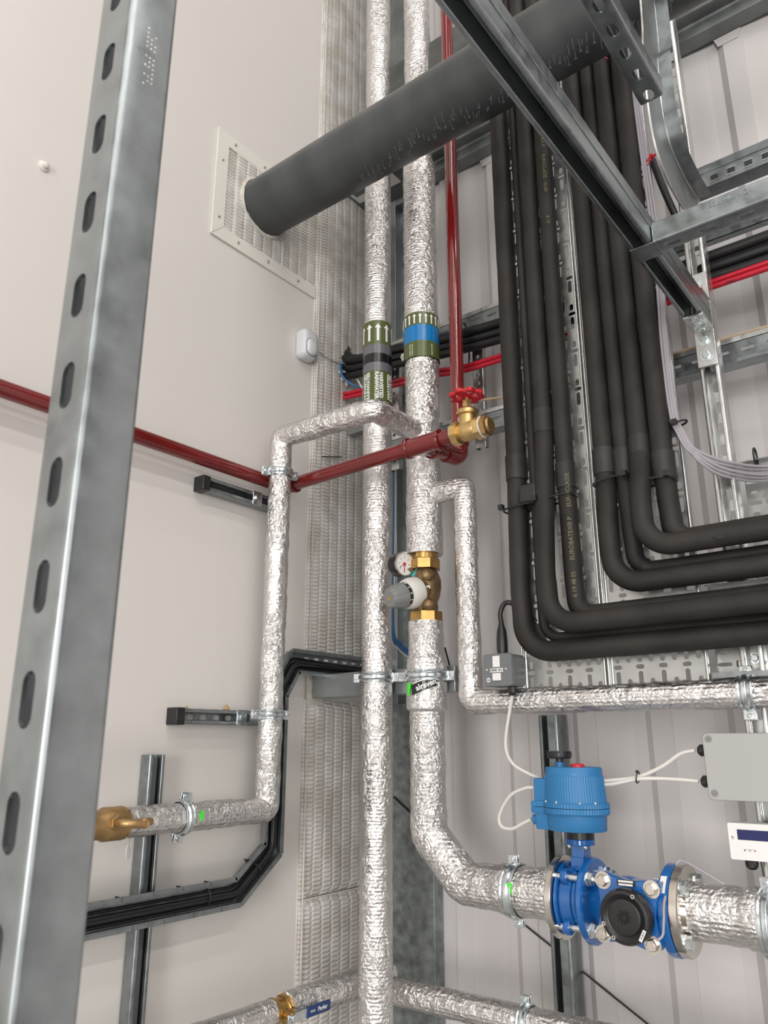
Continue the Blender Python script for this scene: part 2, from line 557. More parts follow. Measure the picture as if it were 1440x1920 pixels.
# right wall: profiled cladding sheet with shallow vertical ribs
mb = MB()
line = [(0.0, 0.0)]
x = 0.230
for k in range(-1, 40):
    b = 0.407+0.1785*k
    seq = [(b, 0.013), (b+0.017, 0.0), (b+0.062, 0.0), (b+0.064, 0.003), (b+0.150, 0.013)]
    line += [q for q in seq if q[0] > 0.24 and q[0] < 6.8]
line = [(0.0, 0.012), (0.24, 0.012)]+line[1:]+[(6.8, 0.012)]
P = line+[(6.8, 0.15), (0.0, 0.15)]
mb.prism(P, 0, 5.9)
obj('wall_right', mb, 'paint_right', kind='structure', smooth=0)
mb = MB(); mb.box(-0.15, 6.95, -8.2, 0.2, -0.1, 0); obj('floor', mb, 'concrete', kind='structure', smooth=0)
mb = MB(); mb.box(-0.15, 6.95, -8.2, 0.2, 5.9, 6.0); obj('ceiling', mb, 'ceiling_sheet', kind='structure', smooth=0)
mb = MB(); mb.box(6.8, 6.95, -8.2, 0.2, 0, 5.9); obj('wall_east', mb, 'far_wall', kind='structure', smooth=0)
mb = MB(); mb.box(0, 6.8, -8.2, -8.05, 0, 5.9); obj('wall_back', mb, 'far_wall', kind='structure', smooth=0)

# steel column behind the pipes, its deep purlin, and the quilted blanket on the left wall
t = thing('steel_column', 'galvanised steel corner column standing behind the two thick foil pipes', 'steel column', (0.11, -0.03, 0))
mb = MB(); mb.box(0.022, 0.198, -0.030, 0.009, 0, 1.70); obj('cladding_plate', mb, 'galvanised_spangle', t, bevel=0.001)
mb = MB(); mb.box(0.022, 0.085, -0.030, 0.009, 1.70, 5.9); mb.box(0.150, 0.198, -0.030, 0.009, 1.70, 5.9); obj('flange', mb, 'galv_stud', t, bevel=0.001)
mb = MB(); mb.box(0.085, 0.150, 0.0, 0.009, 1.70, 3.34); obj('web', mb, 'galvanised_spangle', t)
mb = MB(); mb.box(0.085, 0.150, -0.026, 0.009, 3.34, 5.9); obj('cover_strip', mb, 'galv_stud', t)
t = thing('steel_purlin', 'deep galvanised steel purlin running along the right wall near the top', 'steel beam', (0.2, -0.06, 3.37))
mb = MB()
sec = [(-0.002, 3.372), (-0.046, 3.372), (-0.048, 3.374), (-0.048, 3.405), (-0.052, 3.41), (-0.085, 3.41), (-0.088, 3.414), (-0.088, 3.86), (-0.002, 3.86)]
Mx = Matrix(((0, 0, 1, 0), (1, 0, 0, 0), (0, 1, 0, 0), (0, 0, 0, 1)))
mb.prism(sec, 0.03, 6.7, Mx); obj('web', mb, 'galv_dark', t, bevel=0.001, smooth=0)
for xx in (0.43, 0.61, 0.79, 0.968, 1.146, 1.325):
    q = xx-0.02
    mb = MB(); mb.prism([(q, 3.345), (q+0.05, 3.345), (q+0.058, 3.371), (q-0.008, 3.371)], -0.0015, 0.0, Matrix(((1, 0, 0, 0), (0, 0, 1, -0.001), (0, 1, 0, 0), (0, 0, 0, 1)))); obj('closure_tab', mb, 'paint_right', t)
p = at(655, 350, Y=-0.09)
t = obj('steel_cleat', MB().box(0.02, 0.24, -0.245, -0.09, 3.300, 3.306), 'galv_dark', label='flat galvanised cleat plate behind the thick foil pipes below the dark soil pipe', cat='bracket')
lb = obj('product_label', MB().box(0.03, 0.20, -0.235, -0.150, 3.2992, 3.2998), 'label_white', t, label='white paper label on the cleat')
obj('label_panel', MB().box(0.04, 0.11, -0.230, -0.180, 3.2986, 3.2992), 'metalclad', lb)

# quilted blanket: real ribs are small, so relief is in the surface; edges and joints are built
t = thing('insulation_blanket', 'white painted quilted insulation blanket lining the left wall at the corner', 'insulation', (0.01, -0.17, 0))
LAG_Y0, LAG_Y1 = -0.322, -0.012
def slab_part(z0, z1, name='blanket', off=0.0):
    mb = MB()
    ny, nz = 26, max(4, int((z1-z0)/0.02))
    vs = []; fs = []
    for j in range(nz+1):
        for i in range(ny+1):
            y = LAG_Y0+(LAG_Y1-LAG_Y0)*i/ny; z = z0+(z1-z0)*j/nz
            e = min(i, ny-i, 2)/2.0*min(1, min(j, nz-j))
            vs.append((0.002+0.016*min(1, 0.25+e)+0.003*noise.noise(V((3, y*14, z*9)))+off, y, z))
    for j in range(nz):
        for i in range(ny):
            k = j*(ny+1)+i
            fs.append((k, k+1, k+ny+2, k+ny+1))
    mb.add(vs, fs)
    mb.box(0.0, 0.004, LAG_Y0, LAG_Y1, z0, z1)
    return obj(name, mb, 'lagging', t, smooth=60)
slab_part(0.0, 1.235); slab_part(1.237, 1.70); slab_part(1.78, 5.9)
mb = MB()
for pts in ([(0.02, LAG_Y0, 0), (0.02, LAG_Y0-0.001, 1.69)], [(0.02, LAG_Y0, 1.79), (0.02, LAG_Y0, 5.9)], [(0.021, LAG_Y1, 0), (0.021, LAG_Y1, 1.69)], [(0.021, LAG_Y1, 1.79), (0.021, LAG_Y1, 5.9)], [(0.018, LAG_Y0, 1.236), (0.018, LAG_Y1, 1.236)]):
    mb.tube(resample([V(q) for q in pts], 0.02), 0.0022, 8, amp=0.0012, freq=50)
obj('sealed_edge', mb, 'mastic', t)
# mastic around the cantilever bracket and soot around the cable hole
mb = MB(); mb.box(0.0, 0.012, -0.315, -0.255, 1.685, 1.80); obj('mastic_collar', mb, 'mastic', t, bevel=0.004)
hole = at(648, 672, X=0.02)
mb = MB()
for k in range(34):
    a = random.uniform(0, 6.28); r = random.uniform(0.004, 0.030)
    c = V((0.021, hole.y+0.010+r*0.45*math.cos(a), hole.z+0.012+r*1.5*abs(math.sin(a))))
    mb.lathe([(0.0001, 0), (random.uniform(.002, .0055), 0.0006), (0.001, 0.0025), (0.0, 0.003)], frame(c, (1, random.uniform(-.5, .5), random.uniform(-.5, 1.5))), 7)
obj('soot_mark', mb, 'soot', t, label='dark smoke mark around the cable hole')
mb = MB()
for k in range(16):
    a = random.uniform(0, 6.28); r = random.uniform(0.0, 0.022)
    c = V((0.02, hole.y-0.004+r*math.cos(a), hole.z-0.052+r*math.sin(a)*1.8))
    mb.lathe([(0.0001, 0), (0.007, 0.001), (0.005, 0.005), (0.0, 0.008)], frame(c, (1, random.uniform(-.4, .4), random.uniform(-.4, .4))), 8)
obj('filler_lump', mb, 'mastic', t)

# ================================================================== soil pipe and its wall frame
SY, SZ, SR = -0.543, 3.050, 0.080
pipe_path = resample([V((0.004, SY, SZ)), V((2.2, SY, SZ))], 0.03)
t = thing('soil_pipe', 'thick dark grey plastic pipe leaving the left wall and crossing to the upper right', 'pipe', (0, SY, SZ))
mb = MB(); mb.tube(pipe_path, SR, 64); obj('pipe', mb, 'pvc_grey', t)
mb = MB()
for k in range(120):
    x = 0.36+0.0080*k+random.uniform(-0.004, 0.004)
    a = math.radians(-84+random.uniform(-10, 14)-6*math.sin(k*0.15))
    ln = random.uniform(0.06, 0.34)
    pth = []
    for j in range(5):
        b = a+ln*(j/4-0.5)
        pth.append(V((x+0.006*(j/4), SY-(SR+0.0002)*math.cos(b), SZ+(SR+0.0002)*math.sin(b))))
    mb.tube(pth, 0.0012, 6)
    if k % 2: mb.lathe([(0.0034, 0), (0.0028, 0.0009), (0, 0.0012)], frame(pth[0], (0, pth[0].y-SY, pth[0].z-SZ)), 10)
obj('scuff_marks', mb, 'dark_plastic_pipe_cap', t, label='pale scuff marks ringing the underside')

# square trim frame and patch of blanket round the pipe
F_Y0, F_Y1, F_Z0, F_Z1, FWD = -0.720, -0.322, 2.868, 3.206, 0.040
t = thing('wall_flashing', 'cream metal trim frame screwed round the soil pipe opening on the left wall', 'trim frame', (0, -0.52, 2.868))
YZ = Matrix(((0, 0, 1, 0), (1, 0, 0, 0), (0, 1, 0, 0), (0, 0, 0, 1)))
for nm, poly in (('frame_side', [(F_Y0, F_Z0), (F_Y0+FWD, F_Z0+FWD), (F_Y0+FWD, F_Z1-FWD), (F_Y0, F_Z1)]),
                 ('frame_side', [(F_Y0, F_Z0), (F_Y1, F_Z0), (F_Y1, F_Z0+FWD), (F_Y0+FWD, F_Z0+FWD)]),
                 ('frame_side', [(F_Y0, F_Z1), (F_Y0+FWD, F_Z1-FWD), (F_Y1, F_Z1-FWD), (F_Y1, F_Z1)])):
    mb = MB(); c = V((sum(q[0] for q in poly)/4, sum(q[1] for q in poly)/4))
    poly = [(c.x+(a-c.x)*0.998, c.y+(b-c.y)*0.996) for a, b in poly]
    mb.prism(poly, 0.001, 0.006, YZ)
    obj(nm, mb, 'trim_white', t, bevel=0.0008, smooth=0)
for (yy, zz) in ((-0.70, 2.93), (-0.70, 3.11), (-0.66, 3.186), (-0.63, 2.888), (-0.52, 2.888), (-0.40, 2.888), (-0.55, 3.186)):
    mb = MB(); mb.lathe([(0.0045, 0), (0.0045, 0.001), (0.0034, 0.003), (0, 0.0042)], frame((0.006, yy, zz), (1, 0, 0)), 14)
    obj('screw', mb, 'stainless', t)
mb = MB(); mb.box(0.0, 0.003, F_Y0+FWD, F_Y1, F_Z0+FWD, F_Z1-FWD); mb.box(0.003, 0.006, F_Y0+FWD+0.03, -0.46, F_Z0+FWD, F_Z1-FWD)
obj('blanket_patch', mb, 'lagging', t, bevel=0.001)
mb = MB()
mb.tube([V((0.006, SY+(SR+0.003)*math.cos(a), SZ+(SR+0.003)*math.sin(a))) for a in [2*math.pi*i/60 for i in range(61)]], 0.005, 8, amp=0.004, freq=60)
obj('mastic_ring', mb, 'mastic', t)

# ================================================================== foil lagged pipes
R1 = (0.257, -0.34); R2 = (0.4014, -0.34)
def foil_tube(path, r, step=0.006, seg=40, amp=0.0011, rf=None, seed=0.0):
    mb = MB(); mb.tube(resample(path, step), r, seg, amp=amp, freq=55, rf=rf, seed=seed)
    return mb

# riser 1
t = thing('foil_riser_pipe', 'foil-wrapped vertical pipe nearest the corner, banded with green rainwater labels', 'insulated pipe', (*R1, 0))
def rf1(a):
    z = a
    return 0.0365+(0.0008 if z < 1.72 else 0)+0.0006*math.sin(z*9)
obj('foil_jacket', foil_tube([V((*R1, 0.0)), V((*R1, 5.9))], 0.037, rf=rf1, amp=0.0009, seed=1), 'foil', t)
def band(parent, name, m, xy, r, z0, z1):
    mb = MB(); mb.lathe([(r, z0), (r, z1)], Matrix.Translation((xy[0], xy[1], 0)), 64)
    mb.f = [f for f in mb.f if len(f) == 4]
    n = len(mb.v)
    mb.lathe([(r-0.0006, z0), (r-0.0006, z1)], Matrix.Translation((xy[0], xy[1], 0)), 64)
    mb.f = [f for f in mb.f if len(f) == 4]
    return obj(name, mb, m, parent, smooth=50)
def zat(px, py, Y): return at(px, py, Y=Y).z
BR = 0.0388
YF = R1[1]-BR
l1 = band(t, 'flow_label', 'label_green', R1, BR, zat(708, 640, YF), zat(708, 596, YF)); l1['label'] = 'green band with white arrows'
g1 = band(t, 'colour_band', 'label_grey', R1, BR, zat(708, 657, YF), zat(708, 640, YF)); g1['label'] = 'grey band'
g2 = band(t, 'colour_band', 'label_black', R1, BR, zat(708, 674, YF), zat(708, 657, YF)); g2['label'] = 'black band'
g3 = band(t, 'colour_band', 'label_grey', R1, BR, zat(708, 690, YF), zat(708, 674, YF)); g3['label'] = 'grey band'
l2 = band(t, 'contents_label', 'label_green', R1, BR, zat(708, 746, YF), zat(708, 690, YF)); l2['label'] = 'green band lettered HARVESTED RAINWATER'
view1 = math.atan2(CAM.y-R1[1], CAM.x-R1[0])
def arrow_poly(w, h, hw, hh): return [(-w, -h), (w, -h), (w, h-hh), (hw, h-hh), (0, h), (-hw, h-hh), (-w, h-hh)]
def wrap_poly(mb, poly, xy, R, a0, z, th=0.0004):
    # sheet cut into strips round the pipe
    k = len(poly)
    vs = []
    for q in (R, R+th):
        for (x, y) in poly:
            an = a0+x/R
            vs.append((xy[0]+q*math.cos(an), xy[1]+q*math.sin(an), z+y))
    mb.add(vs, [tuple(range(k, 2*k))]+[(i, (i+1) % k, k+(i+1) % k, k+i) for i in range(k)])
def arrows(parent, xy, R, angs, z, w, h, hw, hh):
    mb = MB()
    for a in angs:
        for poly in ([(-w, -h), (w, -h), (w, h-hh), (-w, h-hh)], [(-hw, h-hh), (0, h-hh), (0, h)], [(0, h-hh), (hw, h-hh), (0, h)]):
            wrap_poly(mb, poly, xy, R+0.0001, a, z)
    return obj('arrow_print', mb, 'label_white', parent, smooth=0)
zc = (zat(708, 637, YF)+zat(708, 599, YF))/2
arrows(l1, R1, BR, [view1+math.radians(d) for d in (-70, -34, 2, 38, 74, 110, -106)], zc, 0.0032, 0.025, 0.0085, 0.012)
zc = (zat(708, 746, YF)+zat(708, 690, YF))/2
mb = MB()
# angle grows anticlockwise from above, i.e. to the right seen from the room
for (ang, rot) in ((-46, 90), (6, -90), (58, 90), (108, -90), (-100, -90)):
    wrapped_text(mb, 'HARVESTED\nRAINWATER', 0.0135, R1, BR+0.0001, view1+math.radians(ang), zc, rot, bold=0.0004, spacing=0.95)
obj('lettering', mb, 'label_white', l2, smooth=0)
# printed line on the jacket
mb = MB()
wrapped_text(mb, '20 08 22 13:49', 0.0145, R1, 0.0402, view1+math.radians(-24), (zat(690, 1418, YF)+zat(690, 1545, YF))/2, -90)
wrapped_text(mb, '1690/22', 0.0105, R1, 0.0402, view1+math.radians(-26), zat(690, 1588, YF), -90)
wrapped_text(mb, 'R5', 0.0145, R1, 0.0402, view1+math.radians(-26), zat(690, 1630, YF), -90)
obj('printed_date', mb, 'ink', t, smooth=0)

# riser 2: upper length down to the bronze valve, then the lower length with its bends
ZV0, ZV1 = zat(800, 1166, -0.34), zat(800, 1040, -0.34)
t = thing('foil_riser_pipe', 'foil-wrapped vertical pipe right of the rainwater riser, above the bronze valve', 'insulated pipe', (*R2, ZV1))
zs2 = zat(800, 300, -0.34)
def rf2(a):
    z = ZV1+a
    if z > zs2: return 0.0365
    if z > 2.55: return 0.0435
    return 0.0425+0.0008*math.sin(z*13)
obj('foil_jacket', foil_tube([V((*R2, ZV1)), V((*R2, 5.9))], 0.04, rf=rf2, amp=0.0017, seed=2), 'foil', t)
B2 = 0.0462
Y2 = R2[1]-B2
l1 = band(t, 'flow_label', 'label_green', R2, B2, zat(793, 602, Y2), zat(793, 578, Y2)); l1['label'] = 'green band with a row of white arrows'
g1 = band(t, 'colour_band', 'label_blue', R2, B2, zat(793, 632, Y2), zat(793, 602, Y2)); g1['label'] = 'blue band'
l2 = band(t, 'contents_label', 'label_green', R2, B2, zat(793, 662, Y2), zat(793, 632, Y2)); l2['label'] = 'green band with small lettering'
view2 = math.atan2(CAM.y-R2[1], CAM.x-R2[0])
arrows(l1, R2, B2, [view2+math.radians(-96+18.5*i) for i in range(12)], (zat(793, 601, Y2)+zat(793, 580, Y2))/2, 0.0019, 0.0135, 0.0048, 0.007)
mb = MB()
for a in (-38, -30, 34): wrapped_text(mb, 'MAINS WATER', 0.0048, R2, B2+0.0001, view2+math.radians(a), zat(793, 648, Y2), 90)
obj('lettering', mb, 'label_white', l2, smooth=0)
mb = MB(); fl = at(763, 652, Y=Y2)
for k in range(9):
    mb.lathe([(0.0001, 0), (0.004, 0.002), (0.003, 0.005), (0, 0.007)], frame((R2[0]-0.0455+random.uniform(-.003, .003), R2[1]-0.012+random.uniform(-.006, .006), fl.z+random.uniform(-.010, .012)), (-1, -0.6, random.uniform(-.5, .5))), 8)
obj('sealant_blob', mb, 'mastic', t)

LZ = 1.3215
t = thing('foil_bend_pipe', 'foil-wrapped pipe dropping from the bronze valve and bending right to the blue valve', 'insulated pipe', (*R2, LZ))
pth = fillet([V((*R2, ZV0)), V((R2[0], -0.34, 1.412)), V((R2[0]+0.088, -0.34, LZ)), V((0.690, -0.34, LZ))], [0, 0.018, 0.022, 0])
tot = 0
zb = zat(800, 1330, -0.34)
def rf3(a):
    z = ZV0-a
    if z > zat(800, 1232, -0.34): return 0.0400
    if z > zb: return 0.0455
    if z > 1.46: return 0.0385
    if a < 0.610: return 0.0400
    if a < 0.66: return 0.0425
    return 0.0455
obj('foil_jacket', foil_tube(pth, 0.04, rf=rf3, amp=0.0019, seed=3), 'foil', t)
mb = MB()
a1 = view2+math.radians(-8); zt = zat(800, 1284, -0.385)
for (k, da) in enumerate((0,)):
    strip = []
    n = 14
    for i in range(n):
        x0 = -0.030+0.060*i/n; x1 = -0.030+0.060*(i+1)/n
        f = lambda x: 0.35*x
        wrap_poly(mb, [(x0, f(x0)-0.011), (x1, f(x1)-0.011), (x1, f(x1)+0.011), (x0, f(x0)+0.011)], R2, 0.0478, a1, zt)
tp = obj('brand_tape', mb, 'label_black', t, label='black slanting strip with white lettering', smooth=0)
mb = MB(); wrapped_text(mb, 'alraven', 0.017, R2, 0.0483, a1+0.1, zt+0.001, 20, bold=0.0004); obj('lettering', mb, 'label_white', tp, smooth=0)
mb = MB()
for (x0, x1, zz0, zz1) in ((-0.046, -0.036, -0.022, 0.006), (-0.040, -0.033, -0.010, 0.006)):
    wrap_poly(mb, [(x0, zz0), (x1, zz0+0.004), (x1, zz1), (x0, zz1)], R2, 0.0480, view2-0.15, zt)
obj('green_tape', mb, 'fluorescent_green', t, label='fluorescent green scrap of tape', smooth=0)

# loop pipe: from riser 2 forward, left, and down the left wall
BY, BX, BZ1 = -0.528, 0.3952, 2.328
DX, DY = 0.0984, -0.528
zl = 1.4555
t = thing('foil_branch_pipe', 'foil-wrapped pipe looping in front of both risers then dropping along the left wall', 'insulated pipe', (DX, DY, zl))
pth = fillet([V((R2[0]-0.004, R2[1]-0.03, BZ1)), V((BX, BY, BZ1)), V((DX, DY, BZ1+0.006)), V((DX, DY, zl)), V((DX, -0.890, zl))], [0, 0.014, 0.016, 0.014, 0])
obj('foil_jacket', foil_tube(pth, 0.0270, amp=0.0020, seed=4), 'foil', t)
mb = MB(); mb.tube(fillet([V((DX, -0.870, zl)), V((DX, -0.893, zl))], 0), 0.022, 24, amp=0.002); obj('foam_end', mb, 'cable_black', t)
mb = MB(); mb.box(DX+0.0265, DX+0.0285, -0.7325, -0.726, zl-0.006, zl+0.012); obj('green_tape', mb, 'fluorescent_green', t, label='fluorescent green scrap of tape')

# thin branch right of the valve and its long run to the right
t = thing('foil_branch_pipe', 'slim foil-wrapped pipe teeing off right of the riser, then running right below the trays', 'insulated pipe', (0.516, -0.34, 1.68))
VX = 0.5165; bz = 2.166; rz = 1.6795
pth = fillet([V((R2[0]+0.03, -0.34, bz)), V((VX, -0.34, bz)), V((VX, -0.34, rz)), V((2.2, -0.34, rz))], [0, 0.011, 0.016, 0])
obj('foil_jacket', foil_tube(pth, 0.0255, amp=0.0019, seed=5, step=0.007), 'foil', t)

# lower crossing pair at the bottom
t = thing('foil_low_pipe', 'foil-wrapped pipe at the bottom edge running left from the corner to a ball valve', 'insulated pipe', (0.18, -0.5, 1.09))
obj('foil_jacket', foil_tube([V((0.18, -0.20, 1.084)), V((0.18, -0.535, 1.090))], 0.029, amp=0.0014, seed=6), 'foil', t)
t = thing('foil_low_pipe', 'foil-wrapped pipe at the bottom left, beyond the blue-handled ball valve', 'insulated pipe', (0.18, -0.8, 1.09))
obj('foil_jacket', foil_tube([V((0.18, -0.575, 1.088)), V((0.18, -1.6, 1.10))], 0.026, amp=0.0014, seed=7), 'foil', t)
t = thing('foil_low_pipe', 'foil-wrapped pipe at the bottom edge running right from behind the rainwater riser', 'insulated pipe', (0.2, -0.25, 1.07))
obj('foil_jacket', foil_tube([V((0.19, -0.245, 1.066)), V((1.9, -0.245, 1.076))], 0.0275, amp=0.0014, seed=8), 'foil', t)

# foil pipe beyond the right flange
t = thing('foil_outlet_pipe', 'short thick foil-wrapped pipe leaving the right flange of the blue valve', 'insulated pipe', (0.95, -0.34, LZ))
obj('foil_jacket', foil_tube([V((0.944, -0.34, LZ+0.004)), V((1.9, -0.34, LZ+0.004))], 0.0465, amp=0.0016, rf=lambda a: 0.0450 if a < 0.085 else 0.0480, seed=9), 'foil', t)

# ================================================================== pipe clamps
def clamp(center, axis, ear, r, label, width=0.012, rod=None, group=None, n_ears=2):
    c = V(center); ax = V(axis).normalized(); e = V(ear).normalized()
    t = thing('pipe_clamp', label, 'pipe clamp', c, group)
    M = frame(c, ax, e)
    h = width
    prof = [(r, -h), (r+0.0022, -h), (r+0.0026, -h*0.8), (r+0.0012, -h*0.55), (r+0.0040, -h*0.3), (r+0.0048, 0), (r+0.0040, h*0.3), (r+0.0012, h*0.55), (r+0.0026, h*0.8), (r+0.0022, h), (r, h)]
    mb = MB(); mb.lathe(prof, M, 56)
    mb.f = [f for f in mb.f if len(f) == 4]
    obj('ring', mb, 'zinc_plated', t, smooth=28)
    s = e.cross(ax)
    for sg in (1, -1):
        mb = MB()
        M2 = frame(c+e*sg*(r+0.001), ax, e*sg)
        w2 = 0.0105
        mb.box(0, 0.017, -0.0044, -0.0022, -w2, w2, M2); mb.box(0, 0.017, 0.0022, 0.0044, -w2, w2, M2)
        ear_o = obj('ear', mb, 'zinc_plated', t, bevel=0.0012)
        mb = MB(); bc = c+e*sg*(r+0.011)
        vdir = (CAM-c).normalized(); sd = s if s.dot(vdir) > 0 else -s
        mb.cyl(bc-sd*0.020, bc+sd*0.0045, 0.0022, 12)
        mb.bolt(bc+sd*0.0044, sd, 0.0042, 0.0028)
        obj('clamp_screw', mb, 'zinc_plated', t)
    if rod is not None:
        mb = MB(); mb.cyl(c+(V(rod)-c).normalized()*(r+0.001), rod, 0.004, 12); obj('threaded_rod', mb, 'zinc_plated', t)
    return t
zc1, zc2 = zat(706, 1271, -0.34), zat(800, 1268, -0.34)
clamp((*R1, zc1), (0, 0, 1), (0.95, 0.30, 0), 0.0392, 'galvanised clamp ring on the rainwater riser at the cantilever bracket', rod=(R1[0], -0.302, zc1))
clamp((*R2, zc2), (0, 0, 1), (0.95, 0.30, 0), 0.0478, 'galvanised clamp ring above the black lettered strip, on the right-hand riser', rod=(R2[0], -0.290, zc2))
zA = at(500, 895, Y=DY).z
clamp((DX, DY, zA), (0, 0, 1), (0.35, 0.93, 0), 0.0292, 'upper clamp ring on the left foil drop pipe, beside the red pipe', width=0.010, rod=(0.038, DY, zA))
zB = at(477, 1341, Y=DY).z
clamp((DX, DY, zB), (0, 0, 1), (0.25, 0.97, 0), 0.0292, 'lower clamp ring on the left foil drop pipe, on the slotted bracket', width=0.010, rod=(0.038, DY, zB))
clamp((DX, -0.757, zl), (0, 1, 0), (0.25, 0, 1), 0.0300, 'upright clamp ring on the foil pipe at lower left, with a green tape scrap', width=0.010)
clamp((0.6065, -0.34, LZ), (1, 0, 0), (0, -0.1, 1), 0.0475, 'large clamp ring on the foil pipe left of the blue valve', width=0.013)
clamp((1.066, -0.34, LZ), (1, 0, 0), (0, -0.1, 1), 0.0500, 'large clamp ring cut by the right edge of the frame', width=0.013)
clamp((0.565, -0.245, 1.0685), (1, 0, 0), (0, -0.1, 1), 0.0295, 'clamp ring on the foil pipe at the bottom edge', width=0.011)
clamp((1.074, -0.34, rz), (1, 0, 0), (0, 0.1, 1), 0.0280, 'clamp ring on the slim foil run under the trays at the right edge', width=0.013)
mb = MB(); g = []
for zz in (-0.012, 0.004): wrap = None
mb.box(0.612, 0.622, -0.34-0.0475, -0.34-0.0462, LZ+0.002, LZ+0.020)
obj('green_tape', mb, 'fluorescent_green', COL.objects['foil_bend_pipe'], label='fluorescent green scrap of tape')

# ================================================================== red sprinkler pipes
RX, RZ, RY = 0.0430, 2.232, -0.460
RR = 0.0172
t = thing('red_pipe', 'glossy red steel pipe running along the left wall behind the foreground strut', 'pipe', (RX, -0.6, RZ))
pth = fillet([V((RX, -2.4, RZ)), V((RX, RY, RZ)), V((0.075, RY, RZ))], [0, 0.026, 0])
mb = MB(); mb.tube(resample(pth, 0.02), RR, 36); obj('pipe', mb, 'paint_red', t)
mb = MB(); mb.tube(fillet([V((RX, RY-0.030, RZ)), V((RX, RY, RZ)), V((0.083, RY, RZ))], [0, 0.024, 0]), RR+0.0035, 32)
mb.cyl((0.078, RY, RZ), (0.088, RY, RZ), RR+0.006, 32, ch=0.001); obj('elbow', mb, 'paint_red', t)
t = thing('red_pipe', 'dark red pipe crossing in front of the foil risers up to the brass gate valve', 'pipe', (0.3, RY, RZ))
xt = 0.4900
mb = MB(); mb.tube(resample([V((0.080, RY, RZ)), V((0.574, RY, RZ+0.012))], 0.02), RR, 36); obj('pipe', mb, 'paint_red', t)
tee_z = RZ+0.010
mb = MB(); mb.cyl((xt-0.045, RY, tee_z-0.001), (xt+0.040, RY, tee_z+0.001), RR+0.0042, 36)
for xx in (xt-0.045, xt+0.040): mb.cyl((xx-0.005, RY, tee_z), (xx+0.005, RY, tee_z), RR+0.0072, 36, ch=0.0015)
mb.cyl((xt, RY, tee_z), (xt, RY+0.036, tee_z-0.002), RR+0.0038, 32); mb.cyl((xt, RY+0.028, tee_z-0.002), (xt, RY+0.038, tee_z-0.002), RR+0.0068, 32, ch=0.0015)
obj('tee_fitting', mb, 'paint_red', t)
t = thing('red_pipe', 'glossy red vertical pipe right of the foil risers, passing behind the dark soil pipe', 'pipe', (0.506, -0.34, 2.26))
vx = 0.5085; ez = tee_z-0.004
pth = fillet([V((xt+0.004, RY+0.036, ez)), V((vx, -0.345, ez)), V((vx, -0.345, 5.9))], [0, 0.026, 0])
mb = MB(); mb.tube(resample(pth, 0.02), 0.0165, 36); obj('pipe', mb, 'paint_red', t)
mb = MB(); mb.tube(fillet([V((xt+0.010, RY+0.070, ez)), V((vx, -0.345, ez)), V((vx, -0.345, ez+0.038))], [0, 0.024, 0]), 0.0212, 32)
mb.cyl((vx, -0.345, ez+0.030), (vx, -0.345, ez+0.040), 0.0240, 32, ch=0.001); obj('elbow', mb, 'paint_red', t)

# brass gate valve with red handwheel
gz = RZ+0.013; gx = 0.612
t = thing('gate_valve', 'brass gate valve with a red handwheel on the end of the red pipe', 'valve', (gx, RY, gz))
mb = MB()
Mxa = frame((0.566, RY, gz), (1, 0, 0))
mb.hexa((0.568, RY, gz), (1, 0, 0), 0.0265, 0.016, n=8, rot=0.39)
mb.lathe([(0.018, 0), (0.020, 0.004), (0.0225, 0.018), (0.0225, 0.030), (0.020, 0.042), (0.018, 0.046)], frame((0.584, RY, gz), (1, 0, 0)), 32)
mb.lathe([(0.0215, -0.004), (0.0195, 0.020), (0.0185, 0.034), (0.0235, 0.037), (0.0240, 0.044), (0.0200, 0.050), (0.012, 0.053)], frame((gx-0.008, RY, gz), (0, 0, 1)), 32)
obj('body', mb, 'brass', t, smooth=40)
mb = MB(); mb.hexa((0.627, RY, gz), (1, 0, 0), 0.0265, 0.014, n=6, rot=0.2); obj('end_nut', mb, 'brass', t)
mb = MB(); mb.cyl((0.641, RY, gz), (0.643, RY, gz), 0.0245, 32); obj('tape_seal', mb, 'label_white', t, label='white thread tape ring')
mb = MB(); mb.hexa((0.643, RY, gz), (1, 0, 0), 0.0240, 0.011, n=6, rot=0.5); mb.cyl((0.654, RY, gz), (0.662, RY, gz), 0.0185, 32, ch=0.003); obj('plug', mb, 'gunmetal_brass', t)
mb = MB(); hz = gz+0.053
mb.hexa((gx-0.008, RY, hz), (0, 0, 1), 0.0105, 0.018); mb.cyl((gx-0.008, RY, hz+0.016), (gx-0.008, RY, hz+0.030), 0.0050, 16); obj('stem', mb, 'brass', t)
wz = hz+0.030
mb = MB(); n = 72; ring = []
for i in range(n+1):
    a = 2*math.pi*i/n
    rr = 0.0315+0.0030*math.cos(8*a)
    ring.append(V((gx-0.008+rr*math.cos(a), RY+rr*math.sin(a), wz+0.001*math.cos(8*a))))
mb.tube(ring, 0.0050, 12)
for i in range(8):
    a = 2*math.pi*i/8; mb.lathe([(0.0001, -0.006), (0.006, -0.004), (0.0072, 0), (0.006, 0.004), (0, 0.006)], frame((gx-0.008+0.0335*math.cos(a), RY+0.0335*math.sin(a), wz), (0, 0, 1)), 12)
for i in range(8):
    a = 2*math.pi*(i+0.5)/8
    d = V((math.cos(a), math.sin(a), 0))
    mb.tube([V((gx-0.008, RY, wz-0.001))+d*0.006, V((gx-0.008, RY, wz-0.003))+d*0.018, V((gx-0.008, RY, wz))+d*0.030], 0.0034, 8)
mb.cyl((gx-0.008, RY, wz-0.006), (gx-0.008, RY, wz+0.004), 0.0085, 20, ch=0.001)
obj('handwheel', mb, 'wheel_red', t)

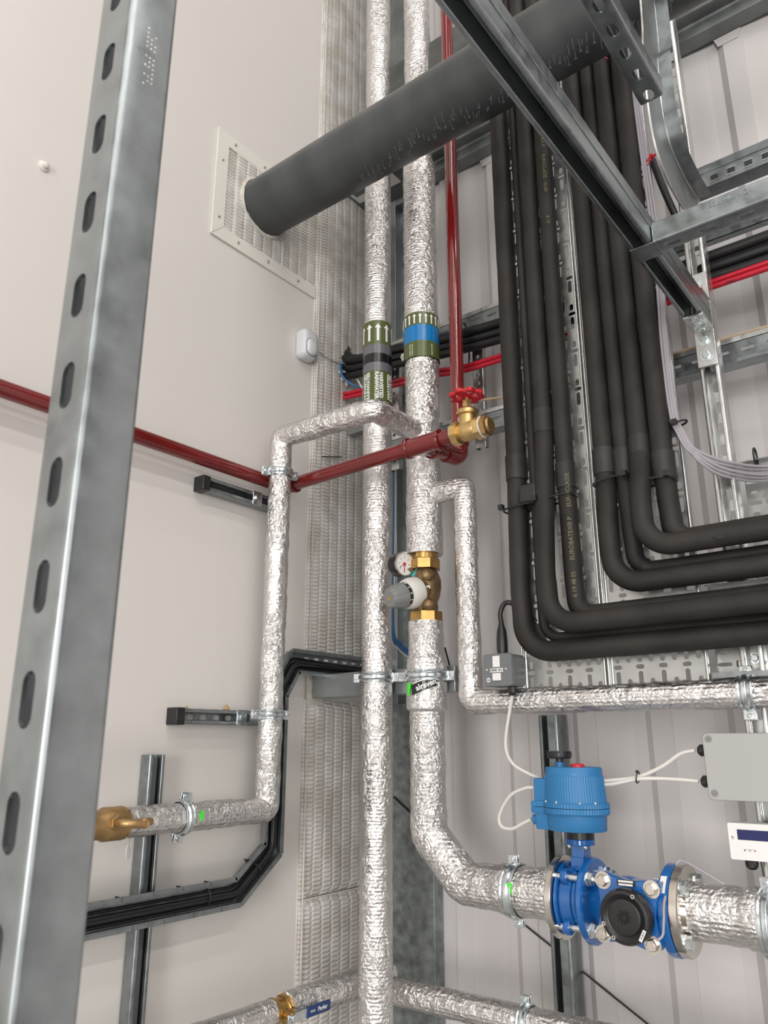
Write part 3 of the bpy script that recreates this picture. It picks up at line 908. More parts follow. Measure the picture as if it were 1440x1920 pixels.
# ================================================================== bronze pressure valve
t = thing('pressure_valve', 'bronze pressure reducing valve with grey knob and round dial gauge', 'valve', (*R2, ZV0))
xc, yc = R2
zm = (ZV0+ZV1)/2
mb = MB(); mb.cyl((xc, yc, ZV1-0.014), (xc, yc, ZV1+0.004), 0.031, 12); mb.hexa((xc, yc, ZV1-0.036), (0, 0, 1), 0.0375, 0.024, n=8, rot=0.15, ch=0.002); obj('union_nut', mb, 'brass_nut', t)
mb = MB(); mb.hexa((xc, yc, ZV0-0.002), (0, 0, 1), 0.0395, 0.025, n=8, rot=0.35, ch=0.002); obj('union_nut', mb, 'brass_nut', t)
mb = MB()
mb.lathe([(0.026, 0), (0.030, 0.010), (0.028, 0.022), (0.0335, 0.036), (0.0375, 0.056), (0.0370, 0.075), (0.031, 0.092), (0.0245, 0.100), (0.0290, 0.110), (0.0300, 0.122), (0.026, 0.128)], frame((xc, yc, ZV0+0.022), (0, 0, 1)), 40)
kd = V((-0.22, -0.93, -0.29)).normalized()
k0 = V((xc, yc, zm-0.004))
mb.lathe([(0.030, 0), (0.034, 0.015), (0.0345, 0.030), (0.032, 0.040)], frame(k0, kd), 40)
mb.lathe([(0.015, 0), (0.015, 0.016), (0.010, 0.022), (0, 0.024)], frame((xc+0.018, yc-0.016, ZV0+0.030), V((0.5, -0.6, 0.5))), 20)
mb.lathe([(0.016, 0), (0.016, 0.018), (0.011, 0.024), (0, 0.026)], frame((xc+0.012, yc-0.014, ZV1-0.056), V((0.7, -0.6, 0.1))), 20)
mb.cyl((xc-0.010, yc-0.010, ZV1-0.044), (xc-0.030, yc-0.040, ZV1-0.036), 0.008, 16)
obj('body', mb, 'bronze', t, smooth=50)
mb = MB(); mb.lathe([(0.014, 0), (0.013, 0.003), (0.004, 0.005), (0, 0.005)], frame((xc-0.006, yc-0.0265, ZV1-0.048), V((-0.1, -1, 0.5))), 9); 
for k in range(6): mb.lathe([(0.005, 0), (0.003, 0.002), (0, 0.0025)], frame((xc-0.012+0.006*k, yc-0.028-0.001*k, ZV1-0.055-0.002*(k % 3)), V((-0.1, -1, 0.4))), 7)
obj('verdigris', mb, 'patina', t, label='green-blue verdigris stain')
mb = MB(); mb.tube([V((xc+0.018, yc-0.0355, zm+0.004)), V((xc+0.023, yc-0.0345, zm-0.002)), V((xc+0.024, yc-0.033, zm-0.006)), V((xc+0.030, yc-0.0295, zm-0.003)), V((xc+0.032, yc-0.027, zm-0.008))], 0.0022, 8); obj('paint_splash', mb, 'label_white', t, label='white paint splash')
mb = MB()
mb.lathe([(0.032, 0), (0.0350, 0.003), (0.0360, 0.010), (0.0360, 0.024), (0.0330, 0.036), (0.031, 0.039)], frame(k0+kd*0.026, kd), 48)
obj('knob_collar', mb, 'white_plastic', t, label='off-white knob collar')
mb = MB(); mb.cyl(k0+kd*0.062, k0+kd*0.076, 0.0285, 40); ns = obj('scale_ring', mb, 'plastic_black', t, label='dark scale ring with white figures')
Mk = frame(k0+kd*0.0695, kd)
mb = MB()
for i in range(12):
    a = 2*math.pi*i/12
    Q = Mk @ Matrix.Rotation(a, 4, 'Z') @ Matrix.Translation((0.0286, 0, 0)) @ Matrix.Rotation(math.radians(90), 4, 'Y') @ Matrix.Rotation(math.radians(90), 4, 'Z')
    tm = text_mb(str((i % 6)+1), 0.010, Q, th=0.0003); mb.add(tm.v, tm.f)
obj('figures', mb, 'label_white', ns, smooth=0)
mb = MB()
mb.lathe([(0.0285, 0), (0.0300, 0.002), (0.0297, 0.009), (0.0245, 0.028), (0.0215, 0.037), (0.0190, 0.0395)], frame(k0+kd*0.074, kd), 80,
         flute=lambda a, h: 1.0-0.055*max(0, math.cos(8*a))**2*(1 if h > 0.003 else 0))
kn = obj('adjusting_knob', mb, 'grey_plastic', t, smooth=30)
mb = MB(); mb.cyl(k0+kd*0.1132, k0+kd*0.1145, 0.0055, 20); mb.box(-0.0045, 0.0045, -0.0007, 0.0007, 0, 0.001, frame(k0+kd*0.1142, kd)); obj('brass_screw', mb, 'brass', kn)
# gauge
gd = V((0.97, -0.20, -0.05)).normalized(); gc = V((0.380, -0.392, at(766, 1057, Y=-0.3885).z))
mb = MB(); mb.lathe([(0.0256, -0.026), (0.0268, -0.024), (0.0286, -0.003), (0.0286, 0.003), (0.0256, 0.003)], frame(gc-gd*0.004, gd), 48)
mb.cyl(gc-gd*0.012+V((0, 0.018, 0)), V((xc-0.012, yc-0.020, ZV1-0.050)), 0.007, 14)
ga = obj('gauge_case', mb, 'plastic_black', t, label='black round dial gauge')
mb = MB(); mb.lathe([(0.0286, 0), (0.0288, 0.0035), (0.0264, 0.0035), (0.0259, 0.001)], frame(gc-gd*0.002, gd), 48); mb.f = [f for f in mb.f if len(f) == 4]; obj('bezel', mb, 'stainless', ga)
mb = MB(); mb.cyl(gc-gd*0.0024, gc-gd*0.0006, 0.0259, 48); obj('dial', mb, 'label_white', ga)
Mg = frame(gc-gd*0.0005, gd, (0, 0, 1))
mb = MB()
for i in range(25):
    a = math.radians(-135+270*i/24)
    r0 = 0.0190 if i % 4 == 0 else 0.0208
    d = V((math.cos(a), -math.sin(a), 0)); q = V((-d.y, d.x, 0))*0.0004
    mb.add([d*r0-q, d*0.0228-q, d*0.0228+q, d*r0+q], [(0, 1, 2, 3)], Mg @ Matrix.Translation((0, 0, 0.0001)))
for i in range(7):
    a = math.radians(-135+270*i/6); d = V((math.cos(a), -math.sin(a), 0))*0.0152
    tm = text_mb(str(i*4), 0.005, Mg @ Matrix.Translation(d) @ Matrix.Rotation(math.radians(-90), 4, 'Z'), th=0.0002); mb.add(tm.v, tm.f)
obj('scale_marks', mb, 'ink', ga, smooth=0)
mb = MB(); mb.box(-0.016, 0.006, -0.0009, 0.0009, 0.0006, 0.0012, Mg); mb.cyl((0, 0, 0), (0, 0, 0.0001), 0.0001, 3); mb.v = mb.v[:]; 
mb2 = MB(); mb2.box(-0.0196, 0.004, -0.0010, 0.0010, 0.0006, 0.0012, Mg); mb2.lathe([(0.0042, 0.0005), (0.0042, 0.0016), (0.002, 0.002)], Mg, 20); obj('needle', mb2, 'red_plastic', ga)
mb2 = MB(); mb2.box(-0.0178, 0.003, -0.0005, 0.0005, 0.0003, 0.0006, Mg @ Matrix.Rotation(math.radians(-55), 4, 'Z')); obj('marker_hand', mb2, 'ink', ga)

# ================================================================== brackets and struts on the left
t = thing('cantilever_bracket', 'plain galvanised steel arm sticking out of the left wall behind the riser clamps', 'bracket', (0.0, -0.28, 1.74))
mb = MB(); mb.box(0.0, 0.452, -0.300, -0.258, 1.706, 1.7655); obj('channel', mb, 'galv_stud', t, bevel=0.003)
mb = MB()
for xx in (0.335, 0.415): mb.box(xx, xx+0.006, -0.3008, -0.2995, 1.716, 1.742)
obj('slot', mb, 'plastic_black', t)
mb = MB(); mb.box(0.452, 0.4535, -0.299, -0.259, 1.707, 1.7645); obj('end_cap', mb, 'galvanised', t)

def wall_bracket(y0, y1, z, label, cap_w=0.018, plate=None, flip=1):
    t = thing('slotted_bracket', label, 'bracket', (0, y0, z))
    mb = MB(); strut_mb(mb, (0.001, y0, z), (0, 1, 0), (1, 0, 0), y1-y0, w=0.033, d=0.034, pitch=0.036, sl=0.020, sw=0.012, phase=0.022, t=0.002); obj('channel', mb, 'galvanised', t, smooth=30)
    mb = MB(); mb.box(-0.001, 0.0355, y0-0.004, y0+cap_w, z-0.018, z+0.018); obj('end_cap', mb, 'plastic_black', t, bevel=0.002)
    if flip == 2:
        mb = MB(); mb.box(-0.001, 0.0355, y1-0.012, y1+0.003, z-0.018, z+0.018); obj('end_cap', mb, 'plastic_black', t, bevel=0.002)
    if plate:
        mb = MB(); mb.box(0.0345, 0.038, plate-0.013, plate+0.017, z-0.0175, z+0.0175); obj('clamp_plate', mb, 'zinc_plated', t, bevel=0.001)
        mb = MB(); mb.bolt((0.038, plate-0.004, z), (1, 0, 0), 0.006, 0.005); obj('nut', mb, 'zinc_plated', t)
    mb = MB(); mb.bolt((0.0035, y0+0.028, z), (1, 0, 0), 0.0055, 0.004); obj('fixing_bolt', mb, 'zinc_plated', t)
    return t
wall_bracket(-0.708, -0.437, 2.183-0.002, 'dark-ended short strut bracket on the left wall directly below the red pipe', plate=-0.545, flip=2)
wall_bracket(-0.735, -0.505, 1.651, 'short slotted bracket with a black end cap, halfway down the left wall', plate=-0.560)
t = thing('foam_scrap', 'two small brown foam scraps on top of the slotted wall bracket', 'foam scrap', (0.02, -0.6, 1.668))
for yy, s_ in ((-0.703, 0.004), (-0.592, 0.008)):
    mb = MB(); mb.lathe([(s_, 0), (s_*0.9, s_*0.6), (s_*0.35, s_*1.3), (0, s_*1.7)], frame((0.02, yy, 1.668), (0, 0.1, 1)), 7); obj('scrap', mb, 'foam_brown', t)

# vertical strut on the left wall: open side toward the corner
t = thing('wall_strut', 'tall galvanised strut channel standing on the left wall behind the lower foil pipe', 'strut channel', (0.0, -0.78, 0))
mb = MB(); strut_mb(mb, (0.001, -0.7765, 0.0), (0, 0, 1), (1, 0, 0), 1.573, w=0.038, d=0.033, slotted=False)
obj('channel', mb, 'galvanised', t, smooth=30)
mb = MB(); mb.box(0.004, 0.016, -0.789, -0.764, 0.0, 1.568); obj('channel_shade', mb, 'metalclad', t)  # dark strip standing in for the shade inside the open channel

# cable tray with black cables along the left wall
tp = [at(60, 1740, X=0.018), at(440, 1673, X=0.018), at(493, 1607, X=0.018), at(508, 1530, X=0.018), at(519, 1305, X=0.018), at(541, 1240, X=0.018), at(602, 1240, X=0.018), at(700, 1253, X=0.018)]
zlow = 1.290; zhi = 1.789
ys = -0.461
tp = [V((0.034, -1.45, zlow)), V((0.034, -0.560, zlow)), V((0.034, ys, 1.366)), V((0.034, ys, 1.712)), V((0.034, ys+0.052, zhi)), V((0.034, -0.02, zhi))]
t = thing('cable_tray', 'narrow grey cable tray stepping down the left wall from the corner', 'cable tray', (0.0, -0.6, 1.286))
HW = 0.0225
def offset_path(path, off):
    out = []
    n = len(path)
    for i, p in enumerate(path):
        a = (path[i]-path[i-1]).normalized() if i else (path[1]-path[0]).normalized()
        b = (path[i+1]-path[i]).normalized() if i < n-1 else a
        na = V((0, -a.z, a.y)); nb = V((0, -b.z, b.y))
        m = (na+nb).normalized()
        out.append(p+m*(off/max(0.5, m.dot(na))))
    return out
for a, b in zip(range(5), range(1, 6)):
    L_, R_ = offset_path(tp, HW), offset_path(tp, -HW)
    mb = MB()
    def quad(p, q, r_, s_, th=0.0015):
        mb.add([p, q, r_, s_, p+V((th, 0, 0)), q+V((th, 0, 0)), r_+V((th, 0, 0)), s_+V((th, 0, 0))], [(3, 2, 1, 0), (4, 5, 6, 7), (0, 1, 5, 4), (1, 2, 6, 5), (2, 3, 7, 6), (3, 0, 4, 7)])
    off = V((0.003, 0, 0))
    quad(L_[a]+off, L_[b]+off, R_[b]+off, R_[a]+off)
    obj('tray_base', mb, 'galvanised_spangle', t, smooth=0)
    for S, sg in ((L_, 1), (R_, -1)):
        mb = MB()
        d = (S[b]-S[a]); dn = d.normalized(); nrm = V((0, -dn.z, dn.y))*sg
        p, q = S[a]-dn*0.001, S[b]+dn*0.001
        th = 0.0016; x0, x1 = 0.0365, 0.058
        for (u0, u1, xa, xb) in ((0, th, x0, x1), (-0.002, 0.0085, x1-th, x1)):
            c = [V((xa, 0, 0)), V((xb, 0, 0))]
            v8 = [V((xa, *(p+nrm*u0).yz)), V((xa, *(p+nrm*u1).yz)), V((xa, *(q+nrm*u1).yz)), V((xa, *(q+nrm*u0).yz)), V((xb, *(p+nrm*u0).yz)), V((xb, *(p+nrm*u1).yz)), V((xb, *(q+nrm*u1).yz)), V((xb, *(q+nrm*u0).yz))]
            mb.add(v8, [(3, 2, 1, 0), (4, 5, 6, 7), (0, 1, 5, 4), (1, 2, 6, 5), (2, 3, 7, 6), (3, 0, 4, 7)])
        # clips at the joints
        obj('tray_rail', mb, 'galvanised', t, smooth=0, bevel=0.0006)
for k in range(9):
    obj('base_slot', MB().box(0.0386, 0.0392, -0.36+0.037*k, -0.345+0.037*k, zhi+0.010, zhi+0.015), 'label_white', t)
mb = MB()
for (i, fr, sgn) in ((0, 0.68, 1), (0, 0.76, 1), (0, 0.84, 1), (0, 0.92, 1), (0, 0.70, -1), (0, 0.78, -1), (0, 0.86, -1), (0, 0.94, -1), (1, 0.5, 1), (3, 0.5, -1)):
    S = L_ if sgn > 0 else R_
    c = S[i].lerp(S[i+1], fr); dn = (S[i+1]-S[i]).normalized(); nn = V((0, -dn.z, dn.y))*sgn
    mb.box(-0.0004, 0.0004, -0.0002, 0.0079, 0.036, 0.0584, Matrix(((0, 0, 1, 0), (dn.y, nn.y, 0, c.y), (dn.z, nn.z, 0, c.z), (0, 0, 0, 1))))
obj('rail_joints', mb, 'plastic_black', t)
ck = 0
for (off, r, x, lab) in ((-0.004, 0.0080, 0.0470, 'thick black cable lying in the wall tray'), (0.0095, 0.0030, 0.0430, 'thin black cable along the inner side of the wall tray'), (-0.0155, 0.0035, 0.0435, 'slim black cable along the outer side of the wall tray'), (0.0015, 0.0032, 0.0555, 'thin black cable lying on top of the thick one in the wall tray')):
    pp = offset_path(tp, off)
    pp = [V((x, q.y, q.z)) for q in pp]
    pp[-1] = V((x, -0.05, pp[-1].z-0.012*(ck % 2)))
    mb = MB(); mb.tube(resample(fillet(pp, 0.045), 0.02), r, 14)
    obj('power_cable', mb, 'cable_black', label=lab, cat='cable', group='cables in the wall tray')
    ck += 1
t = thing('cable_tie', 'small black tie round the wall tray cables at the lower bend', 'cable tie', (0.02, -0.48, 1.33))
for (yy, zz, rot) in ((-0.64, zlow, 0), (-0.505, 1.331, 40), (-0.461, 1.45, 90)):
    mb = MB(); c, s_ = math.cos(math.radians(rot)), math.sin(math.radians(rot))
    n_ = V((0, -s_, c))
    o_ = V((0.048, yy, zz)); d_ = V((0, c, s_))
    pts = [o_+n_*0.0155*math.cos(a)+V((0.0125, 0, 0))*math.sin(a) for a in [2*math.pi*i/20 for i in range(21)]]
    mb.tube(pts, 0.0016, 6); obj('tie_loop', mb, 'plastic_black', t)

# ================================================================== brass valve at the left end
t = thing('drain_valve', 'bronze-coloured valve with test nipples at the left end of the foil pipe', 'valve', (DX, -0.92, zl))
mb = MB(); mb.lathe([(0.021, 0), (0.030, 0.004), (0.0295, 0.012), (0.0295, 0.040), (0.026, 0.046), (0.024, 0.07), (0.030, 0.075), (0.030, 0.10)], frame((DX, -0.893, zl), (0, -1, 0)), 40)
mb.hexa((DX, -0.888, zl), (0, -1, 0), 0.0285, 0.012, n=8, rot=0.2); mb.hexa((DX, -0.966, zl), (0, -1, 0), 0.036, 0.024, n=8, rot=0.2)
obj('body', mb, 'gunmetal_brass', t)
a0 = at(195, 1542, X=DX+0.028); a0 = V((DX+0.020, -0.925, zl+0.004))
mb = MB(); mb.hexa(a0, (1, 0, 0), 0.0135, 0.016); mb.cyl(a0+V((0.016, 0, 0)), a0+V((0.024, 0, 0)), 0.008, 20); obj('nipple_base', mb, 'gunmetal_brass', t)
mb = MB(); p0 = a0+V((0.022, 0, 0))
mb.tube(smooth_path([p0, p0+V((0.010, 0.003, 0)), p0+V((0.020, 0.014, -0.001)), p0+V((0.024, 0.034, -0.002))], 8), 0.0075, 16)
mb.lathe([(0.0085, 0), (0.0085, 0.010), (0.0065, 0.012), (0.003, 0.011)], frame(p0+V((0.018, 0.036, -0.001)), (1, -0.2, 0)), 20)
mb.cyl(p0+V((0.010, 0.032, 0)), p0+V((0.006, 0.062, -0.001)), 0.0068, 16, ch=0.001)
obj('test_nipple', mb, 'gunmetal_brass', t)
mb = MB()
for k in range(15): mb.lathe([(0, -0.0012), (0.0011, 0), (0, 0.0012)], frame(V((DX+0.042, -0.905-0.003*math.sin(k*0.4), zl+0.010-0.0027*k)), (0, 0, 1)), 8)
obj('bead_chain', mb, 'brass', t)
mb = MB(); mb.lathe([(0.0001, 0), (0.0125, 0), (0.0125, 0.0008), (0.0001, 0.0008)], frame((DX+0.042, -0.903, zl-0.045), (0.80, 0.60, 0.05)), 28); obj('tag_disc', mb, 'label_white', t, label='white round tag disc')

# ball valve with blue lever at the bottom left
t = thing('ball_valve', 'brass ball valve with a navy blue lever handle on the bottom left pipe', 'valve', (0.18, -0.555, 1.09))
mb = MB(); mb.hexa((0.18, -0.530, 1.089), (0, -1, 0), 0.027, 0.014, n=8, rot=0.3); mb.cyl((0.18, -0.542, 1.089), (0.18, -0.566, 1.089), 0.0225, 28); mb.hexa((0.18, -0.564, 1.089), (0, -1, 0), 0.026, 0.013, n=8, rot=0.3)
mb.cyl((0.19, -0.552, 1.089), (0.220, -0.552, 1.083), 0.011, 18); obj('body', mb, 'brass_nut', t)
mb = MB(); mb.hexa((0.220, -0.552, 1.083), (1, 0, 0), 0.0085, 0.007); mb.box(0.2185, 0.2215, -0.566, -0.495, 1.075, 1.091); obj('lever', mb, 'zinc_plated', t, bevel=0.001)
mb = MB(); mb.box(0.217, 0.2235, -0.515, -0.445, 1.0735, 1.0925); lv = obj('grip', mb, 'navy_grip', t, label='navy blue plastic grip', bevel=0.002)
Mt = Matrix(((0, 0, 1, 0.2237), (1, 0, 0, -0.470), (0, 1, 0, 1.0835), (0, 0, 0, 1)))
mb = text_mb('Pegler', 0.011, Mt, th=0.0002, bold=0.0002); tm = text_mb('PN50', 0.006, Mt @ Matrix.Translation((-0.029, 0, 0)), th=0.0002); mb.add(tm.v, tm.f); obj('lettering', mb, 'label_white', lv, smooth=0)

# PIR sensor
pc = at(575, 648, X=0.016)
t = thing('motion_sensor', 'small white rounded motion sensor on the edge of the corner insulation', 'sensor', (0.0, pc.y, pc.z))
mb = MB()
def rrect(hw, hh, r, n=7):
    out = []
    for (sx, sy, a0) in ((1, 1, 0), (-1, 1, 90), (-1, -1, 180), (1, -1, 270)):
        for i in range(n):
            a = math.radians(a0+90*i/(n-1)); out.append((sx*(hw-r)+r*math.cos(a), sy*(hh-r)+r*math.sin(a)))
    return out
def loft(mb, rings, M=I4, cap=True):
    n = len(rings[0]); vs = [p for r_ in rings for p in r_]; fs = []
    for j in range(len(rings)-1):
        for i in range(n):
            k = (i+1) % n; fs.append((j*n+i, j*n+k, (j+1)*n+k, (j+1)*n+i))
    if cap: fs.append(tuple(range(n-1, -1, -1))); fs.append(tuple((len(rings)-1)*n+i for i in range(n)))
    mb.add(vs, fs, M)
MP = Matrix(((0, 0, 1, 0.002), (1, 0, 0, pc.y), (0, 1, 0, pc.z), (0, 0, 0, 1)))
loft(mb, [[(x, y, h) for x, y in rrect(0.029*s_, 0.046*s_, 0.017*s_)] for s_, h in ((0.97, 0), (1, 0.006), (1, 0.020), (0.95, 0.028), (0.84, 0.033), (0.6, 0.0355))], MP)
bd = obj('case', mb, 'white_gloss', t, smooth=60)
mb = MB(); loft(mb, [[(x, y-0.013, h) for x, y in rrect(0.0195*s_, 0.024*s_, 0.017*s_)] for s_, h in ((1.08, 0.033), (1.0, 0.0385), (0.8, 0.042), (0.4, 0.0435))], MP); obj('lens', mb, 'white_gloss', t, smooth=60)
mb = MB(); mb.tube([MP @ V((x, y-0.013, 0.0348)) for x, y in rrect(0.0215, 0.026, 0.018)+[(0.0215, 0.008)]], 0.0011, 6); obj('lens_rim', mb, 'grey_plastic', t)

# wall fixings on the left wall
pc = at(82, 312, X=0.0)
mb = MB(); mb.lathe([(0.012, 0), (0.012, 0.003), (0.007, 0.005), (0.007, 0.010), (0.004, 0.012), (0, 0.012)], frame((0.0, pc.y, pc.z), (1, 0, 0)), 24)
obj('wall_fixing', mb, 'trim_white', label='small cream screw cap on the left wall at the far left', cat='screw cap')
pw = [V((0.001, -1.9, pc.z+0.12)), V((0.001, pc.y, pc.z)), V((0.001, -0.74, pc.z-0.10))]

# ================================================================== strut behind the blue valve and rods on the right wall
t = thing('wall_strut', 'upright galvanised strut channel on the right wall behind the blue actuator', 'strut channel', (0.54, -0.06, 0))
mb = MB(); strut_mb(mb, (0.552, -0.004, 0.0), (0, 0, 1), (0, -1, 0), 1.66, w=0.050, d=0.052, slotted=False); obj('channel', mb, 'galvanised', t, smooth=30)
mb = MB(); mb.box(0.543, 0.561, -0.040, -0.030, 0.0, 1.66); obj('inner_rib', mb, 'galvanised_spangle', t)
mb = MB(); mb.cyl(at(985, 1735, Y=-0.004), at(1400, 2070, Y=-0.004), 0.0022, 10)
obj('earth_wire', mb, 'plastic_black', label='thin dark wire slanting down the right wall under the blue valve', cat='wire')
mb = MB(); mb.cyl(at(738, 1494, Y=-0.033), at(770, 1524, Y=-0.033), 0.0025, 10)
obj('thin_rod', mb, 'cable_black', label='short dark diagonal rod on the corner column between the risers', cat='rod')

# ================================================================== horizontal cable runway on the right wall
def perf_rail(o, xdir, zdir, nrm, L, H, lip, pitch, sl, sw, phase=0.03, t=0.0016):
    """flat face with slots plus a lip at each long edge, lips turned along nrm"""
    mb = MB(); xd = V(xdir).normalized(); zd = V(zdir).normalized(); nd = V(nrm).normalized()
    M = Matrix(((zd.x, nd.x, xd.x, o[0]), (zd.y, nd.y, xd.y, o[1]), (zd.z, nd.z, xd.z, o[2]), (0, 0, 0, 1)))
    z = 0.0; n = int(L/pitch)
    for k in range(n):
        mb.cell(-H*0.28, H*0.28, k*pitch, (k+1)*pitch, 0, (k+0.5)*pitch, sw/2, sl/2, t, M)
    mb.box(-H/2, -H*0.28, 0, t, 0, n*pitch, M); mb.box(H*0.28, H/2, 0, t, 0, n*pitch, M)
    mb.box(-H/2, -H/2+t, 0, lip, 0, n*pitch, M); mb.box(H/2-t, H/2, 0, lip, 0, n*pitch, M)
    return mb
zu, zlo = 2.696, 2.404
LR = 1.75
t = thing('slotted_rail', 'upper slotted galvanised rail of the cable runway on the right wall', 'rail', (0.03, -0.19, zu))
obj('rail', perf_rail((0.10, -0.190, zu-0.010), (1, 0, 0), (0, 0, 1), (0, 1, 0), LR, 0.040, 0.020, 0.050, 0.028, 0.007), 'galvanised', t, bevel=0)
obj('flange', MB().box(0.10, 0.10+LR, -0.190, -0.145, zu+0.010, zu+0.022), 'galvanised_bright', t, bevel=0.001)
t = thing('slotted_rail', 'lower slotted galvanised rail of the cable runway, with a beige cable on it', 'rail', (0.03, -0.19, zlo))
obj('rail', perf_rail((0.10, -0.190, zlo-0.015), (1, 0, 0), (0, 0, 1), (0, 1, 0), LR, 0.040, 0.020, 0.050, 0.028, 0.007), 'galvanised', t)
obj('flange', MB().box(0.10, 0.10+LR, -0.190, -0.145, zlo+0.005, zlo+0.017), 'galvanised_bright', t, bevel=0.001)
obj('lower_lip', MB().box(0.10, 0.10+LR, -0.200, -0.160, zlo-0.046, zlo-0.036), 'galvanised', t, bevel=0.001)
for xx, lab in ((0.165, 'narrow slotted upright between the two foil risers'), (0.445, 'narrow slotted upright beside the red handwheel')):
    t = thing('slotted_upright', lab, 'strut channel', (xx, -0.16, 2.35))
    mb = MB(); strut_mb(mb, (xx+0.018, -0.168, 2.33), (0, 0, 1), (0, 1, 0), 0.36 if xx > 0.4 else 0.36, w=0.034, d=0.018, pitch=0.026, sl=0.011, sw=0.012, t=0.0015); obj('channel', mb, 'galvanised_bright', t, smooth=30)
# black cable bundle
for k, (dy, dz, r) in enumerate(((0, 0.030, 0.0125), (0.004, 0.006, 0.012), (0.0, -0.018, 0.011), (0.022, 0.046, 0.010), (0.022, -0.002, 0.012))):
    pp = [V((0.018, -0.203+0.4*dy, 2.678+dz*1.2)), V((0.06, -0.205+0.7*dy, 2.664+dz*1.0)), V((0.20, -0.208+dy, 2.650+dz)), V((0.38, -0.208+dy, 2.622+dz+0.002*k)), V((0.54, -0.208+dy, 2.612+dz)), V((0.9, -0.206+dy, 2.590+dz)), V((1.3, -0.206+dy, 2.588+dz-0.003*k)), V((1.9, -0.206+dy, 2.60+dz))]
    mb = MB(); mb.tube(smooth_path(pp, 10), r, 16)
    obj('armoured_cable', mb, 'cable_black', label=['topmost front', 'middle front', 'lowest front', 'upper rear', 'lower rear'][k]+' black armoured cable in the bundle on the runway', cat='cable', group='black cable bundle on the runway')
for k, (dy, dz, y0) in enumerate(((0, 0.0, -0.03), (-0.004, -0.0145, 0.0))):
    pp = [V((0.015, -0.20, 2.60+dz)), V((0.07, -0.213+dy, 2.585+dz)), V((0.22, -0.217+dy, 2.572+dz)), V((0.36, -0.217+dy, 2.560+dz)), V((0.5, -0.217+dy, 2.543+dz)), V((0.9, -0.217+dy, 2.544+dz)), V((1.15, -0.217+dy, 2.549+dz)), V((1.9, -0.217+dy, 2.55+dz))]
    mb = MB(); mb.tube(smooth_path(pp, 10), 0.0062, 14)
    o = obj('fire_alarm_cable', mb, 'cable_red', label=('upper' if k == 0 else 'lower')+' of two red cables under the black bundle', cat='cable', group='red cables')
    if k == 1:
        tm = text_mb('FAP', 0.010, Matrix(((1, 0, 0, 1.118), (0, 0.3, -0.95, -0.217+dy-0.0063), (0, 0.95, 0.3, 2.546+dz-0.001), (0, 0, 0, 1))), th=0.0002, bold=0.0002); obj('lettering', tm, 'ink', o, smooth=0)
pp = [V((0.43, -0.196, zlo+0.055)), V((0.50, -0.198, zlo+0.040)), V((0.7, -0.185, zlo+0.024)), V((1.2, -0.182, zlo+0.022)), V((1.9, -0.182, zlo+0.022))]
mb = MB(); mb.tube(smooth_path(pp, 8), 0.0032, 10); obj('beige_cable', mb, 'cable_beige', label='thin beige cable resting along the lower runway rail', cat='cable')
for k, xx in enumerate((0.180, 0.452)):
    mb = MB(); mb.tube([V((xx, -0.212+0.022*math.cos(a), 2.606+0.070*math.sin(a)+(0.02 if k == 0 else 0))) for a in [2*math.pi*i/28 for i in range(29)]], 0.0022, 8)
    mb.box(xx-0.004, xx+0.004, -0.238, -0.229, 2.585, 2.597)
    obj('cable_tie', mb, 'plastic_black', label='black tie strap round the cable bundle '+('between the foil risers' if k == 0 else 'right of the red vertical pipe'), cat='cable tie')
# loose tails from the wall hole
h0 = at(640, 680, X=0.018)
pp = [h0, at(640, 700, X=0.03), at(655, 718, X=0.05), at(690, 730, X=0.09), at(730, 733, X=0.12)]
mb = MB(); mb.tube(smooth_path(pp, 8), 0.0032, 12); obj('blue_tail', mb, 'cable_blue', label='blue cable tail hanging from the wall hole left of the green label', cat='cable')
pp = [at(648, 714, X=0.022), at(656, 706, X=0.04), at(668, 708, X=0.06), at(680, 728, X=0.085), at(700, 740, X=0.11)]
mb = MB(); mb.tube(smooth_path(pp, 8), 0.0030, 12); obj('beige_tail', mb, 'cable_beige' if 0 else 'cable_white', label='cream cable tail arching below the blue one at the wall hole', cat='cable')
pp = [at(592, 655, X=0.021), at(615, 672, X=0.022), at(638, 681, X=0.023), at(655, 682, X=0.03)]
mb = MB(); mb.tube(smooth_path(pp, 8), 0.0016, 8); obj('sensor_wire', mb, 'cable_grey', label='thin grey wire from the motion sensor to the wall hole', cat='cable')
# blue data cables between risers
for k in range(4):
    o_ = 0.006*k
    pp = [V((0.165+0.3*o_, -0.197, 2.56)), V((0.150+0.3*o_, -0.13, 2.40)), V((0.140+0.3*o_, -0.12, 2.05)), at(738-1.0*k, 1183+3*k, Y=-0.14), at(752-1.5*k, 1207+3*k, Y=-0.16), at(772-1.5*k, 1224+3*k, Y=-0.18), at(800, 1240+3*k, Y=-0.19)]
    mb = MB(); mb.tube(smooth_path(pp, 8), 0.0032, 10)
    obj('data_cable', mb, 'cable_blue' if k < 3 else 'cable_white', label=['first', 'second', 'third', ''][k]+' blue data cable from the right in the bundle between the risers' if k < 3 else 'white data cable at the left of the blue bundle between the risers', cat='cable', group='data cables between the risers')
mb = MB(); mb.cyl(at(834, 1214, Y=-0.25), at(843, 1248, Y=-0.25), 0.0022, 8); obj('black_wire', mb, 'cable_black', label='short black wire end right of the lower riser above the cantilever bracket', cat='wire')
pc = at(640, 858, X=0.022); 
mb = MB(); mb.cyl(at(604, 856, X=0.024), at(640, 857, X=0.024), 0.0016, 8); obj('tie_tail', mb, 'plastic_black', label='thin black tie tail against the insulation left of the rainwater riser', cat='tie')
a_ = at(655, 808, X=0.03)
